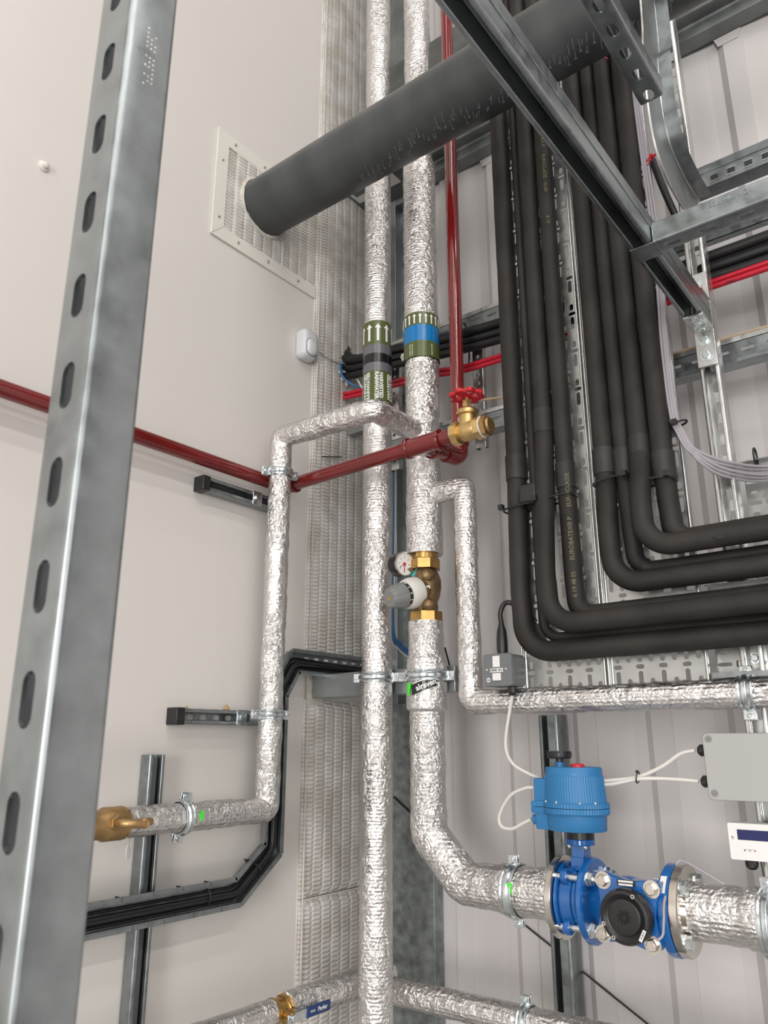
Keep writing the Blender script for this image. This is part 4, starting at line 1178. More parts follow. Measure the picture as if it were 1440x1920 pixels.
mb = MB(); mb.box(0.02, 0.20, -0.185, -0.155, a_.z-0.010, a_.z+0.006); obj('stub_bracket', mb, 'galv_stud', label='small pale steel stub behind the rainwater riser below the foil loop', cat='bracket', bevel=0.001)

# ================================================================== vertical perforated trays with the black insulated pipes
TY = -0.333
def tray(label, x0, x1, z0, z1, yb, cols, lift=0.0, vert=True, name='cable_tray'):
    t = thing(name, label, 'cable tray', ((x0+x1)/2, yb, z0))
    mb = MB()
    M = Matrix(((1, 0, 0, 0), (0, -1, 0, yb), (0, 0, 1, 0), (0, 0, 0, 1)))
    e = 0.006
    xs0, xs1 = x0+e, x1-e
    cw = (xs1-xs0)/cols
    per = 0.088
    th = 0.0016
    z = z0; row = 0
    heights = (0.033, 0.013, 0.033, 0.013)
    kinds = (0, 2, 1, 2)
    while z < z1-0.001:
        hgt = heights[row % 4]; kd_ = kinds[row % 4]
        zt_ = min(z+hgt, z1)
        for c in range(cols):
            a = xs0+c*cw; b = a+cw; cx = (a+b)/2; cz = (z+zt_)/2
            if zt_-z < hgt-1e-5: mb.box(a, b, 0, th, z, zt_, M); continue
            if kd_ == 2:
                if (c+row//2) % 2 == 0: mb.cell(a, b, z, zt_, cx, cz, min(0.0080, cw*0.42), 0.0042, th, M, n=4)
                else: mb.box(a, b, 0, th, z, zt_, M)
            else:
                longslot = (c+kd_) % 2 == 0
                if longslot: mb.cell(a, b, z, zt_, cx, cz, 0.0043, 0.0150, th, M, n=4)
                else: mb.cell(a, b, z, zt_, cx, z+0.0095, 0.0043, 0.0080, th, M, n=4)
        z = zt_; row += 1
    mb.box(x0, xs0, 0, th, z0, z1, M); mb.box(xs1, x1, 0, th, z0, z1, M)
    obj('perforated_base', mb, 'galv_tray', t, smooth=0)
    for xa, sg in ((x0, 1), (x1, -1)):
        mb = MB()
        mb.box(min(xa, xa+sg*0.0015), max(xa, xa+sg*0.0015), 0, 0.012, z0, z1, M)
        mb.cyl(M @ V((xa+sg*0.0018, 0.0115, z0)), M @ V((xa+sg*0.0018, 0.0115, z1)), 0.0022, 10)
        mb.cyl(M @ V((xa+sg*0.0060, 0.0025, z0)), M @ V((xa+sg*0.0060, 0.0025, z1)), 0.0018, 8)
        obj('side_flange', mb, 'galvanised_bright', t, smooth=40)
    return t
tray('perforated tray behind the left group of black pipes', 0.6445, 0.8245, 1.6945, 3.9, TY, 8)
tray('perforated tray behind the right group of black pipes', 0.8285, 1.0142, 1.6955, 3.9, TY, 8)

BYY = -0.3685
def black_pipe(k, vx_, r, hz_, yh, rad, label, bulge=(), xr=1.9, r2=None, ztop=3.9):
    r2 = r2 or r
    t = thing('insulated_pipe', label, 'insulated pipe', (vx_, BYY, hz_), 'black foam insulated pipes on the trays')
    yv = TY-0.0045-r
    zj = bulge[0][0] if bulge else hz_+0.35
    dz = 0.016 if k in 'aceg' else (0.014 if k == 'd' else -0.004)
    pts = [V((vx_, yv, ztop)), V((vx_, yv, zj-0.02)), V((vx_+0.002, yh, hz_+rad+0.05)), V((vx_+0.006, yh, hz_)), V((vx_+0.25, yh, hz_+0.002)), V((xr, yh, hz_+dz))]
    pth = fillet(pts, [0, 0.2, 0.2, rad, 0.5, 0])
    path = resample(pth, 0.012)
    mb = MB(); mb.tube(path, r, 28, amp=0.0007, freq=20, rf=(lambda a: r if a < (ztop-hz_+rad*0.3) else r2))
    obj('foam_sleeve', mb, 'rubber', t, smooth=60)
    for (zz, hh, rr) in bulge:
        mb = MB(); mb.tube([V((vx_, yv, zz-hh/2)), V((vx_, yv, zz-hh/2+0.001)), V((vx_, yv, zz+hh/2))], r+rr, 28)
        obj('joint_tape', mb, 'rubber_tape', t, smooth=50)
    return t
def zz_(px, py): return at(px, py, Y=BYY).z
pa = black_pipe('a', 0.6615, 0.0205, 1.771, -0.3700, 0.078, 'leftmost black foam pipe, the outermost sweep at the bottom', [(zz_(968, 875), 0.055, 0.0024)])
pb = black_pipe('b', 0.6985, 0.0100, 1.800, -0.3500, 0.035, 'thin black foam pipe second from the left', [])
pc_ = black_pipe('c', 0.7335, 0.0200, 1.820, -0.3960, 0.060, 'thick black foam pipe third from the left', [(zz_(1016, 788), 0.055, 0.0024)])
pd = black_pipe('d', 0.7765, 0.0190, 1.8405, -0.3580, 0.030, 'fourth black foam pipe from the left, with yellow-grey printing', [(zz_(1058, 890), 0.055, 0.0024)], r2=0.0165)
pe = black_pipe('e', 0.8620, 0.0200, 1.888, -0.3740, 0.062, 'fifth black foam pipe from the left, outermost of the right group', [(zz_(1137, 862), 0.055, 0.0024)])
pf = black_pipe('f', 0.9000, 0.0170, 1.915, -0.3530, 0.034, 'sixth black foam pipe from the left', [(zz_(1173, 862), 0.055, 0.0024)], r2=0.0130)
pg = black_pipe('g', 0.9370, 0.0200, 1.946, -0.3950, 0.052, 'seventh black foam pipe from the left, torn near the right edge', [(zz_(1207, 838), 0.055, 0.0024)])
ph = black_pipe('h', 0.9790, 0.0200, 1.962, -0.3600, 0.030, 'rightmost black foam pipe, the innermost bend', [(zz_(1246, 870), 0.055, 0.0026)], r2=0.0175)
# printing on pipe d
def flat_text(body, size, p, xd, nd, m, parent, bold=0.0):
    nd = V(nd).normalized(); xd = V(xd).normalized(); yd = nd.cross(xd)
    M = Matrix(((xd.x, yd.x, nd.x, p[0]), (xd.y, yd.y, nd.y, p[1]), (xd.z, yd.z, nd.z, p[2]), (0, 0, 0, 1)))
    return obj('lettering', text_mb(body, size, M, th=0.0003, bold=bold), m, parent, smooth=0)
n_ = V((CAM.x-0.7765, CAM.y+0.36, 0)).normalized()
def on_d(py, off=0.0, r=0.0196): 
    z = at(1078, py, Y=-0.377).z
    yv = -0.358 if z < 2.02 else TY-0.0045-0.019
    return V((0.7785, yv, z))+n_*(r+0.0008)
flat_text('EUROBATEX® P', 0.0125, on_d(1008), (0, 0, 1), n_, 'ink_yellow', pd)
flat_text('6 19 48 05', 0.0120, on_d(1095), (0, 0, 1), n_, 'ink_yellow', pd)
flat_text('EUROCLASSE', 0.0125, on_d(915, r=0.0206), (0, 0, 1), n_, 'ink_yellow', pd)
yv_d = TY-0.0045-0.019
nn_ = V((CAM.x-0.7765, CAM.y+0.36, 0)).normalized()
for (body, py) in (('EUROBATEX P', 255), ('EUROCLASSE - 42-60', 330), ('8 19', 420)):
    z = at(1005, py, Y=-0.377).z
    flat_text(body, 0.0115, V((0.7765, yv_d, z))+nn_*0.0203, (0, 0, -1), nn_, 'ink_yellow', pd)
# flat patch between a and b
mb = MB(); q = at(993, 925, Y=BYY-0.012); mb.box(q.x-0.018, q.x+0.020, BYY-0.026, BYY-0.008, q.z-0.022, q.z+0.018); obj('foam_patch', mb, 'rubber_tape', pb, bevel=0.004)
# ties
def tie(xa, xb, z, dz, label, head):
    mb = MB(); pts = []
    cx, rx, ry = (xa+xb)/2, (xb-xa)/2, 0.026
    for i in range(41):
        a = 2*math.pi*i/40
        ex = abs(math.cos(a))**0.7*(1 if math.cos(a) > 0 else -1); ey = abs(math.sin(a))**0.7*(1 if math.sin(a) > 0 else -1)
        pts.append(V((cx+rx*ex, BYY+0.004+ry*ey, z+dz*ex)))
    mb.tube(pts, 0.0022, 8)
    mb.box(head-0.005, head+0.005, BYY-0.034, BYY-0.022, z-0.005, z+0.006)
    obj('cable_tie', mb, 'plastic_black', label=label, cat='cable tie')
tie(0.634, 0.735, zz_(1010, 946), 0.002, 'black tie round the two leftmost black pipes', 0.642)
tie(0.710, 0.798, zz_(1045, 935), 0.002, 'black tie round the third and fourth black pipes', 0.722)
tie(0.841, 0.918, zz_(1155, 900), 0.004, 'black tie round the fifth and sixth black pipes', 0.914)
tie(0.916, 1.001, zz_(1225, 902), -0.003, 'black tie round the two rightmost black pipes', 0.994)
# torn edge on pipe g
mb = MB(); q = at(1352, 1005, Y=-0.415); mb.add([V((q.x-0.02, -0.4152, q.z+0.004)), V((q.x+0.012, -0.4155, q.z+0.006)), V((q.x+0.006, -0.4162, q.z-0.004)), V((q.x-0.004, -0.4160, q.z-0.006)), V((q.x-0.012, -0.4158, q.z-0.001))], [(0, 4, 3, 2, 1)])
obj('torn_flap', mb, 'cable_black', pg)

# grey data cables down the right side of the second tray, curving off to the right
for k in range(6):
    dx = 0.0050*(k % 3); dy = 0.0055*(k//3)
    x0 = 1.0175+dx
    y0 = -0.352-dy
    pp = [V((x0-0.016, y0, 3.9)), V((x0-0.016, y0, 3.0)), V((x0-0.013+0.001*k, y0, 2.6)), V((x0-0.016-0.001*(k % 2), y0, 2.35)), V((x0-0.015, y0, 2.215)), V((x0-0.006, y0, 2.172)), V((x0+0.022-0.004*k*0.6, y0, 2.125+0.004*(k-3))), V((x0+0.06, y0+0.04, 2.090+0.005*(k-2))), V((x0+0.13, -0.215-dy, 2.096+0.005*(k-2))), V((x0+0.30, -0.212-dy, 2.115+0.004*(k-3))), V((1.9, -0.21-dy, 2.12+0.004*(k-3)))]
    mb = MB(); mb.tube(smooth_path(pp, 8), 0.0031, 10)
    obj('grey_data_cable', mb, 'cable_grey', label=['leftmost front', 'middle front', 'rightmost front', 'leftmost rear', 'middle rear', 'rightmost rear'][k]+' grey data cable in the bundle at the right edge of the black pipes', cat='cable', group='grey data cable bundle')
q = at(1268, 797, Y=-0.352)
mb = MB(); mb.tube([V((1.014+0.017*math.cos(a), -0.355+0.012*math.sin(a), q.z+0.003*math.cos(a))) for a in [2*math.pi*i/20 for i in range(21)]], 0.0022, 8); mb.box(1.006, 1.016, -0.373, -0.364, q.z-0.004, q.z+0.006)
obj('cable_tie', mb, 'plastic_black', label='small black tie round the grey data cables where they turn right', cat='cable tie')
mb = MB(); q = at(1415, 855, Y=-0.22); mb.tube([V((q.x, -0.214+0.014*math.cos(a), q.z+0.018*math.sin(a))) for a in [2*math.pi*i/20 for i in range(21)]], 0.002, 8); obj('cable_tie', mb, 'plastic_black', label='black tie round the grey cables over the small side tray', cat='cable tie')

# side trays at right
def tray_h(label, x0, x1, z0, z1, yb):
    return tray(label, x0, x1, z0, z1, yb, int((x1-x0)/0.026))
def htray(label, x0, x1, z0, z1, yb):
    """horizontal tray: slots long along X"""
    t = thing('cable_tray', label, 'cable tray', (x0, yb, z0))
    mb = MB(); M = Matrix(((0, 0, 1, 0), (0, -1, 0, yb), (1, 0, 0, 0), (0, 0, 0, 1)))  # local x->Z, local z->X
    rows = max(2, int((z1-z0-0.012)/0.0205)); rh = (z1-z0-0.012)/rows
    x = x0; c = 0
    while x < x1-0.001:
        wd = (0.029, 0.016)[c % 2]; xe = x+wd
        for r in range(rows):
            a = z0+0.006+r*rh; b = a+rh; cz = (a+b)/2
            if c % 2 == 0: 
                if (r+c//2) % 2 == 0: mb.cell(a, b, x, xe, cz, (x+xe)/2, 0.0034, 0.0125, 0.0016, M, n=4)
                else: mb.cell(a, b, x, xe, cz, (x+xe)/2, 0.0034, 0.0062, 0.0016, M, n=4)
            else:
                if (r+c//2) % 2 == 0: mb.cell(a, b, x, xe, cz, (x+xe)/2, 0.0062, 0.0034, 0.0016, M, n=4)
                else: mb.box(a, b, 0, 0.0016, x, xe, M)
        x = xe; c += 1
    mb.box(z0, z0+0.006, 0, 0.0016, x0, x, M); mb.box(z1-0.006, z1, 0, 0.0016, x0, x, M)
    obj('perforated_base', mb, 'galv_tray', t, smooth=0)
    for za in (z0, z1):
        mb = MB(); mb.box(za-0.0008, za+0.0008, 0, 0.018, x0, x, M); mb.cyl(M @ V((za, 0.018, x0)), M @ V((za, 0.018, x)), 0.002, 10); obj('side_flange', mb, 'galvanised_bright', t, smooth=40)
    return t
htray('perforated tray running right behind the upright strut, carrying grey cables', 1.085, 1.9, 1.90, 2.135, -0.195)
htray('perforated tray going off right behind the horizontal black pipes', 1.0185, 1.9, 1.716, 1.875, TY+0.030)

# ================================================================== upright strut, arm and cross rails at upper right
XV = 1.071
t = thing('upright_strut', 'tall slotted strut channel standing right of the black pipes', 'strut channel', (XV, -0.28, 0))
mb = MB(); strut_mb(mb, (XV, -0.2630, 0.0), (0, 0, 1), (0, -1, 0), 4.6, w=0.039, d=0.037, pitch=0.0455, sl=0.024, sw=0.013, phase=0.01); obj('channel', mb, 'galvanised_bright', t, smooth=30)
AZ = 2.400
t = thing('overhead_strut', 'long strut channel reaching out overhead from the upright, open side down', 'strut channel', (XV, -0.6, AZ))
mb = MB(); strut_mb(mb, (XV-0.0015, -0.302, AZ+0.058), (0, -1, 0), (0, 0, -1), 1.45, w=0.039, d=0.058, slotted=False); obj('channel', mb, 'galvanised', t, smooth=30)
mb = MB(); mb.box(XV+0.0176, XV+0.0190, -1.75, -0.31, AZ+0.028, AZ+0.031); obj('side_groove', mb, 'galvanised_spangle', t)
t = thing('angle_bracket', 'bolted steel angle bracket joining the overhead arm to the upright strut', 'bracket', (XV, -0.3, 2.32))
mb = MB(); mb.box(XV-0.0190, XV+0.0190, -0.3065, -0.3010, 2.316, AZ); mb.box(XV-0.0190, XV+0.0190, -0.375, -0.3010, AZ-0.0065, AZ-0.001); obj('plate', mb, 'galvanised_bright', t, bevel=0.001)
for (p_, d_) in (((XV, -0.3065, 2.338), (0, -1, 0)), ((XV, -0.3065, 2.372), (0, -1, 0)), ((XV, -0.328, AZ-0.0065), (0, 0, -1)), ((XV, -0.356, AZ-0.0065), (0, 0, -1))):
    mb = MB(); mb.bolt(p_, d_, 0.0082, 0.006); obj('bolt', mb, 'zinc_plated', t)
t = thing('angle_bracket', 'smaller bolted plate on the upright strut just above the overhead arm', 'bracket', (XV, -0.3, 2.45))
mb = MB(); mb.box(XV-0.0190, XV+0.0190, -0.3065, -0.3010, AZ+0.061, AZ+0.125); mb.box(XV-0.0190, XV+0.0190, -0.36, -0.3010, AZ+0.0590, AZ+0.063); obj('plate', mb, 'galvanised_bright', t, bevel=0.001)
mb = MB(); mb.bolt((XV, -0.3065, AZ+0.106), (0, -1, 0), 0.0085, 0.006); obj('bolt', mb, 'zinc_plated', t)

t = thing('cross_strut', 'stamped strut channel leaving the overhead arm to the right, slots underneath', 'strut channel', (1.09, -0.63, AZ))
mb = MB(); strut_mb(mb, (1.0915, -0.628, AZ-0.001), (1, 0, 0), (0, 0, 1), 1.1, w=0.037, d=0.040, pitch=0.058, sl=0.028, sw=0.011, phase=0.024); obj('channel', mb, 'galvanised', t, smooth=30)
flat_text('BS6946 - 21', 0.014, (1.215, -0.6469, AZ+0.027), (1, 0, 0), (0, -1, 0), 'galvanised_spangle', t)
t = thing('joint_bracket', 'thin steel saddle bracket wrapping the overhead arm where the cross strut joins', 'bracket', (1.08, -0.63, AZ))
mb = MB(); mb.box(XV-0.0205, XV+0.0225, -0.650, -0.606, AZ-0.0025, AZ-0.0005); mb.box(XV+0.0192, XV+0.0208, -0.650, -0.606, AZ-0.0025, AZ+0.030); obj('saddle', mb, 'galvanised', t, bevel=0.0006)

t = thing('hanging_strut', 'slotted strut end pointing down toward the corner at the top right', 'strut channel', (1.135, -0.85, 2.60))
mb = MB(); strut_mb(mb, (1.137, -0.728, 2.602), (0, -1, 0), (0, 0, 1), 0.95, w=0.038, d=0.036, pitch=0.050, sl=0.024, sw=0.015, phase=0.014); obj('channel', mb, 'galvanised', t, smooth=30)

# upper slotted tray going right
t = thing('slotted_channel', 'galvanised channel with square slots along the top right, above the cross strut', 'channel', (1.08, -0.3, 2.72))
xs = 1.079
mb = MB(); M = Matrix(((0, 0, 1, 0), (0, -1, 0, -0.300), (1, 0, 0, 0), (0, 0, 0, 1)))
H0, H1 = 2.722, 2.756
x = xs
for k in range(20):
    mb.cell(H0, H1, x, x+0.0335, (H0+H1)/2-0.002, x+0.018, 0.0062, 0.0075, 0.0015, M, n=2, rc=0.0006); x += 0.0335
mb.box(xs, x, -0.3015, -0.262, H1, H1+0.0015); mb.box(xs, x, -0.3015, -0.262, H0-0.0015, H0)
mb.box(xs, x, -0.3035, -0.3010, H1-0.001, H1+0.017)
obj('channel', mb, 'galvanised', t, smooth=0)
mb = MB()
x = xs
for k in range(20):
    cz = (H0+H1)/2-0.002
    mb.box(x+0.0095, x+0.0265, -0.3030, -0.3015, cz+0.0065, cz+0.0085); mb.box(x+0.0095, x+0.0265, -0.3030, -0.3015, cz-0.0085, cz-0.0065); x += 0.0335
obj('slot_lips', mb, 'galvanised_bright', t, smooth=0)

# tray riser bend
t = thing('tray_bend', 'curved side rail of a steel tray bend sweeping down beside the upright strut', 'cable tray', (1.12, -0.6, 2.58))
eL = smooth_path([V((1.12, y, z)) for y, z in ((-.630, 3.40), (-.661, 2.89), (-.685, 2.747), (-.694, 2.62), (-.675, 2.545), (-.620, 2.518), (-.552, 2.512), (-.48, 2.520))], 10)
eR = smooth_path([V((1.12, y, z)) for y, z in ((-.550, 3.40), (-.575, 2.90), (-.600, 2.80), (-.612, 2.70), (-.600, 2.640), (-.569, 2.612), (-.500, 2.600), (-.43, 2.605))], 10)
mb = MB()
vs = []; fs = []; n = len(eL)
for p, q in zip(eL, eR):
    vs += [p, q, q+V((0.002, 0, 0)), p+V((0.002, 0, 0))]
for i in range(n-1):
    for k in range(4):
        m_ = (k+1) % 4; fs.append((4*i+k, 4*i+m_, 4*i+4+m_, 4*i+4+k))
mb.add(vs, fs); obj('side_rail', mb, 'galv_dark', t, smooth=40)
for pick in (0, 1):
    mb = MB(); mb.tube([V(vs[4*i+pick])+V((0.001, 0, 0)) for i in range(n)], 0.0024, 8); obj('rolled_edge', mb, 'galvanised_bright', t)
mb = MB(); vv = []; ff = []
for i in range(n):
    q = V(vs[4*i+1]); vv += [q+V((0.002, 0, 0)), q+V((0.026, 0, 0))]
for i in range(n-1): ff.append((2*i, 2*i+1, 2*i+3, 2*i+2))
mb.add(vv, ff); mb.add([V(p)+V((0, 0, 0.0012)) for p in vv], [f[::-1] for f in ff]); obj('curved_base', mb, 'galvanised', t, smooth=60)

# red tie scraps
for (px, py, Yp, lab) in ((1221, 296, -0.36, 'tiny red tie knotted round the cables left of the tray bend'),):
    p = at(px, py, Y=Yp); mb = MB(); mb.tube([p+V((0.010*math.cos(a), 0.004*math.sin(a), 0.004*math.cos(a))) for a in [2*math.pi*i/14 for i in range(15)]], 0.0016, 8); mb.tube([p, p+V((-0.004, -0.002, -0.010)), p+V((-0.009, -0.002, -0.016))], 0.0014, 6); mb.box(p.x-0.003, p.x+0.005, p.y-0.006, p.y, p.z-0.001, p.z+0.006)
    obj('red_tie', mb, 'cable_red', label=lab, cat='cable tie')
p = at(1120, 104, Y=-0.40); q = at(1140, 110, Y=-0.40)
mb = MB(); mb.cyl(p, q, 0.0016, 8); obj('red_wire', mb, 'cable_red', label='short red wire tip peeking out below the dark soil pipe', cat='wire')
pp = [at(1223, 300, Y=-0.33), at(1240, 345, Y=-0.32), at(1262, 395, Y=-0.30), at(1282, 440, Y=-0.27)]
mb = MB(); mb.tube(smooth_path(pp, 8), 0.0075, 14); obj('black_cable', mb, 'cable_black', label='black cable slanting right behind the tray bend', cat='cable')
# stub with bolt in the lower side tray
q0 = at(1409, 1238, Y=-0.34)
t = thing('strut_stub', 'short strut piece with a nut at the right edge above the slim foil run', 'strut channel', (q0.x, -0.34, 1.71))
mb = MB(); strut_mb(mb, (q0.x, -0.305, 1.711), (0, 0, 1), (0, -1, 0), 0.055, w=0.039, d=0.032, slotted=False); obj('channel', mb, 'galvanised_bright', t, smooth=30)
mb = MB(); mb.bolt((q0.x, -0.309, 1.740), (0, -1, 0), 0.007, 0.008); obj('nut', mb, 'zinc_plated', t)
mb = MB(); mb.box(1.02, 1.9, -0.345, -0.30, 1.7065, 1.7095); mb.box(1.02, 1.9, -0.3465, -0.345, 1.7065, 1.716)
obj('support_shelf', mb, 'galvanised', label='narrow steel shelf under the side tray at the right edge', cat='bracket')

# ================================================================== foreground strut
t = thing('foreground_strut', 'large blurred slotted strut channel in the left foreground', 'strut channel', (1.05, -1.58, 0))
fx1, fy0 = 1.067, -1.6037
W = 0.0385; D = 0.0335
mb = MB(); strut_mb(mb, (fx1-W/2, fy0, 0.0), (0, 0, 1), (0, 1, 0), 3.6, w=W, d=D, pitch=0.0555, sl=0.0275, sw=0.0120, phase=(1.6739+0.0008) % 0.0555, t=0.0024); obj('channel', mb, 'galvanised', t, smooth=30)
mb = MB()
for (z0_, rows_, n_) in ((1.99, 13, 3), (1.395, 12, 3), (1.31, 10, 3)):
    for r_ in range(rows_):
        for c_ in range(n_):
            if random.random() < 0.35: continue
            mb.lathe([(0.0008, 0), (0.0005, 0.0003), (0, 0.0004)], frame((fx1, fy0+0.014+0.0028*c_, z0_+0.0036*r_), (1, 0, 0)), 6)
obj('stamped_dots', mb, 'galvanised_bright', t)

# ================================================================== fused spur box
yb = -0.400; sx0, sx1, sz0, sz1 = 0.585, 0.6515, 1.7060, 1.7715
t = thing('isolator_box', 'small grey metal switch box with two white rockers left of the perforated trays', 'switch box', (0.618, yb, sz0))
mb = MB(); MXZ = lambda x, y, z: Matrix(((1, 0, 0, x), (0, 0, -1, y), (0, 1, 0, z), (0, 0, 0, 1)))
cx, cz = (sx0+sx1)/2, (sz0+sz1)/2; hw, hh = (sx1-sx0)/2, (sz1-sz0)/2
loft(mb, [[(x, y, h) for x, y in rrect(hw*s_, hh*s_, 0.006)] for s_, h in ((0.98, -0.055), (0.98, -0.012), (1.0, -0.011), (1.0, -0.002), (0.97, 0.0))], MXZ(cx, yb, cz)); obj('case', mb, 'metalclad', t, smooth=40)
for (dz, hz_, nm) in ((0.0165, 0.0115, 'switch_rocker'), (-0.014, 0.0075, 'fuse_carrier')):
    mb = MB(); mb.box(cx-0.0095*(1 if dz > 0 else 1.15), cx+0.0070*(1 if dz > 0 else 1.2), yb-0.0028, yb, cz+dz-hz_, cz+dz+hz_); obj(nm, mb, 'label_white', t, bevel=0.001)
mb = MB(); mb.box(cx-0.0165, cx+0.013, yb-0.0006, yb, cz-0.0045, cz+0.0032); lb = obj('id_label', mb, 'label_white', t)
flat_text('DB/B1 4L3', 0.0062, (cx-0.0018, yb-0.0007, cz-0.0007), (1, 0, 0), (0, -1, 0), 'ink', lb, bold=0.0001)
for xx in (-0.024, 0.020): 
    mb = MB(); mb.lathe([(0.0026, 0), (0.0026, 0.001), (0, 0.0015)], frame((cx+xx, yb, cz+0.001), (0, -1, 0)), 14); mb.box(cx+xx-0.002, cx+xx+0.002, yb-0.0018, yb-0.0014, cz+0.0006, cz+0.0014); obj('screw', mb, 'stainless', t)
mb = MB(); mb.lathe([(0.0045, 0), (0.0045, 0.0005), (0, 0.0006)], frame((cx-0.0215, yb, cz-0.0195), (0, -1, 0)), 20); e_ = obj('warning_mark', mb, 'label_white', t)
mb = MB(); mb.box(cx-0.0245, cx-0.0185, yb-0.0012, yb-0.0005, cz-0.0205, cz-0.0185, ); obj('mark_bar', mb, 'ink', e_)
# flexible conduit up to the pipes and gland
gx_ = cx+0.003
mb = MB(); mb.lathe([(0.0105, 0), (0.0115, 0.010), (0.0115, 0.030), (0.0100, 0.048), (0.0060, 0.062), (0.005, 0.070)], frame((gx_-0.004, yb+0.026, sz1), (0, 0, 1)), 24)
t2 = thing('supply_cable', 'thick black supply cable with a shroud looping from the switch box behind the black pipes', 'cable', (gx_, yb+0.026, sz1))
obj('shroud', mb, 'cable_black', t2)
pp = [V((gx_-0.004, yb+0.026, sz1+0.065)), V((gx_-0.005, yb+0.026, sz1+0.086)), V((gx_+0.003, yb+0.028, sz1+0.104)), V((gx_+0.018, yb+0.032, sz1+0.106)), V((gx_+0.040, yb+0.050, sz1+0.086)), V((gx_+0.058, yb+0.062, sz1+0.066))]
mb = MB(); mb.tube(smooth_path(pp, 10), 0.0052, 16); obj('cable', mb, 'cable_black', t2)
mb = MB(); mb.hexa((cx+0.018, yb+0.026, sz0-0.012), (0, 0, 1), 0.0095, 0.012, n=10); mb.lathe([(0.006, 0), (0.009, 0.006)], frame((cx+0.018, yb+0.026, sz0-0.018), (0, 0, 1)), 20); obj('cable_gland', mb, 'plastic_black', t)

def wcable(pts, r, label, m='cable_white', name='white_cable'):
    mb = MB(); mb.tube(smooth_path(pts, 12), r, 12); return obj(name, mb, m, label=label, cat='cable')
wcable([V((cx+0.018, yb+0.026, sz0-0.014)), at(956, 1330, Y=-0.374), at(948, 1395, Y=-0.374), at(960, 1430, Y=-0.37), at(990, 1450, Y=-0.36), at(1020, 1462, Y=-0.34)], 0.0033, 'white cable hanging from the switch box down to the blue actuator')
wcable([at(1002, 1477, Y=-0.36), at(985, 1478, Y=-0.36), at(957, 1492, Y=-0.36), at(937, 1527, Y=-0.36), at(940, 1549, Y=-0.36), at(960, 1554, Y=-0.36), at(980, 1544, Y=-0.36), at(996, 1536, Y=-0.36)], 0.0036, 'white cable looping at the left side of the blue actuator')
wcable([at(1118, 1465, Y=-0.32), at(1150, 1463, Y=-0.32), at(1195, 1457, Y=-0.32), at(1240, 1438, Y=-0.32), at(1275, 1414, Y=-0.32), at(1303, 1407, Y=-0.32)], 0.0035, 'upper white cable from the blue actuator to the grey box')
wcable([at(1118, 1472, Y=-0.326), at(1150, 1470, Y=-0.326), at(1195, 1461, Y=-0.326), at(1235, 1460, Y=-0.32), at(1275, 1462, Y=-0.32), at(1310, 1465, Y=-0.32)], 0.0035, 'lower white cable from the blue actuator to the grey box')
q = at(1196, 1458, Y=-0.323)
mb = MB(); mb.tube([q+V((0.002*math.sin(a), 0.009*math.cos(a), 0.0095*math.sin(a))) for a in [2*math.pi*i/18 for i in range(19)]], 0.0012, 8); mb.box(q.x-0.002, q.x+0.002, q.y-0.004, q.y+0.002, q.z+0.008, q.z+0.013); obj('cable_tie', mb, 'plastic_black', label='black tie holding the two white cables together', cat='cable tie')

# ================================================================== grey junction box and white meter display at the right edge
t = thing('junction_box', 'large plain grey junction box at the right edge of the frame', 'junction box', (1.06, -0.3, 1.503))
bx0, bx1, bz0, bz1 = 0.9910, 1.165, 1.5045, 1.6120
mb = MB(); cx2, cz2 = (bx0+bx1)/2, (bz0+bz1)/2
loft(mb, [[(x, y, h) for x, y in rrect((bx1-bx0)/2*1, (bz1-bz0)/2, 0.006)] for h in (-0.042, -0.014)], MXZ(cx2, -0.345, cz2)); obj('base', mb, 'box_grey', t, smooth=40)
mb = MB(); loft(mb, [[(x*s_, y*s_, h) for x, y in rrect((bx1-bx0)/2+0.0012, (bz1-bz0)/2+0.0012, 0.008)] for s_, h in ((1, -0.0125), (1, -0.002), (0.985, 0.0))], MXZ(cx2, -0.345, cz2)); lid = obj('lid', mb, 'box_grey', t, smooth=40)
for (xx, zz) in ((bx0+0.0095, bz1-0.0085), (bx0+0.0095, bz0+0.010), (bx1-0.0095, bz1-0.0085), (bx1-0.0095, bz0+0.010)):
    mb = MB(); mb.lathe([(0.0062, -0.001), (0.0062, 0.0004), (0.0054, 0.0004), (0.0054, -0.0005), (0.0048, -0.0005), (0.0044, 0.0006), (0, 0.0006)], frame((xx, -0.345, zz), (0, -1, 0)), 28); mb.box(xx-0.0036, xx+0.0036, -0.3462, -0.3454, zz-0.0007, zz+0.0007)
    obj('lid_screw', mb, 'grey_plastic', lid)
for (py, Zc) in ((1407, None), (1465, None)):
    z = at(1308, py, Y=-0.325).z
    mb = MB(); mb.hexa((bx0, -0.325, z), (-1, 0, 0), 0.0105, 0.006, n=8); mb.lathe([(0.0095, 0), (0.0098, 0.006), (0.0060, 0.010)], frame((bx0-0.006, -0.325, z), (-1, 0, 0)), 20, flute=lambda a, h: 1+0.05*math.cos(10*a)); obj('cable_gland', mb, 'plastic_black', t)
t = thing('meter_display', 'white meter with a dark blue screen below the grey junction box', 'meter', (1.07, -0.3, 1.405))
dx0, dx1, dz0, dz1 = 1.0120, 1.125, 1.4105, 1.4680
cxd, czd = (dx0+dx1)/2, (dz0+dz1)/2
mb = MB(); loft(mb, [[(x*s_, y*s_, h) for x, y in rrect((dx1-dx0)/2, (dz1-dz0)/2, 0.003)] for s_, h in ((1, -0.030), (1, -0.003), (0.99, 0))], MXZ(cxd, -0.335, czd)); obj('case', mb, 'label_white', t, smooth=40)
mb = MB(); mb.box(dx0+0.0155, dx0+0.080, -0.3358, -0.3345, 1.4425, 1.4575); obj('screen', mb, 'screen_blue', t, label='dark blue display window', bevel=0.0004)
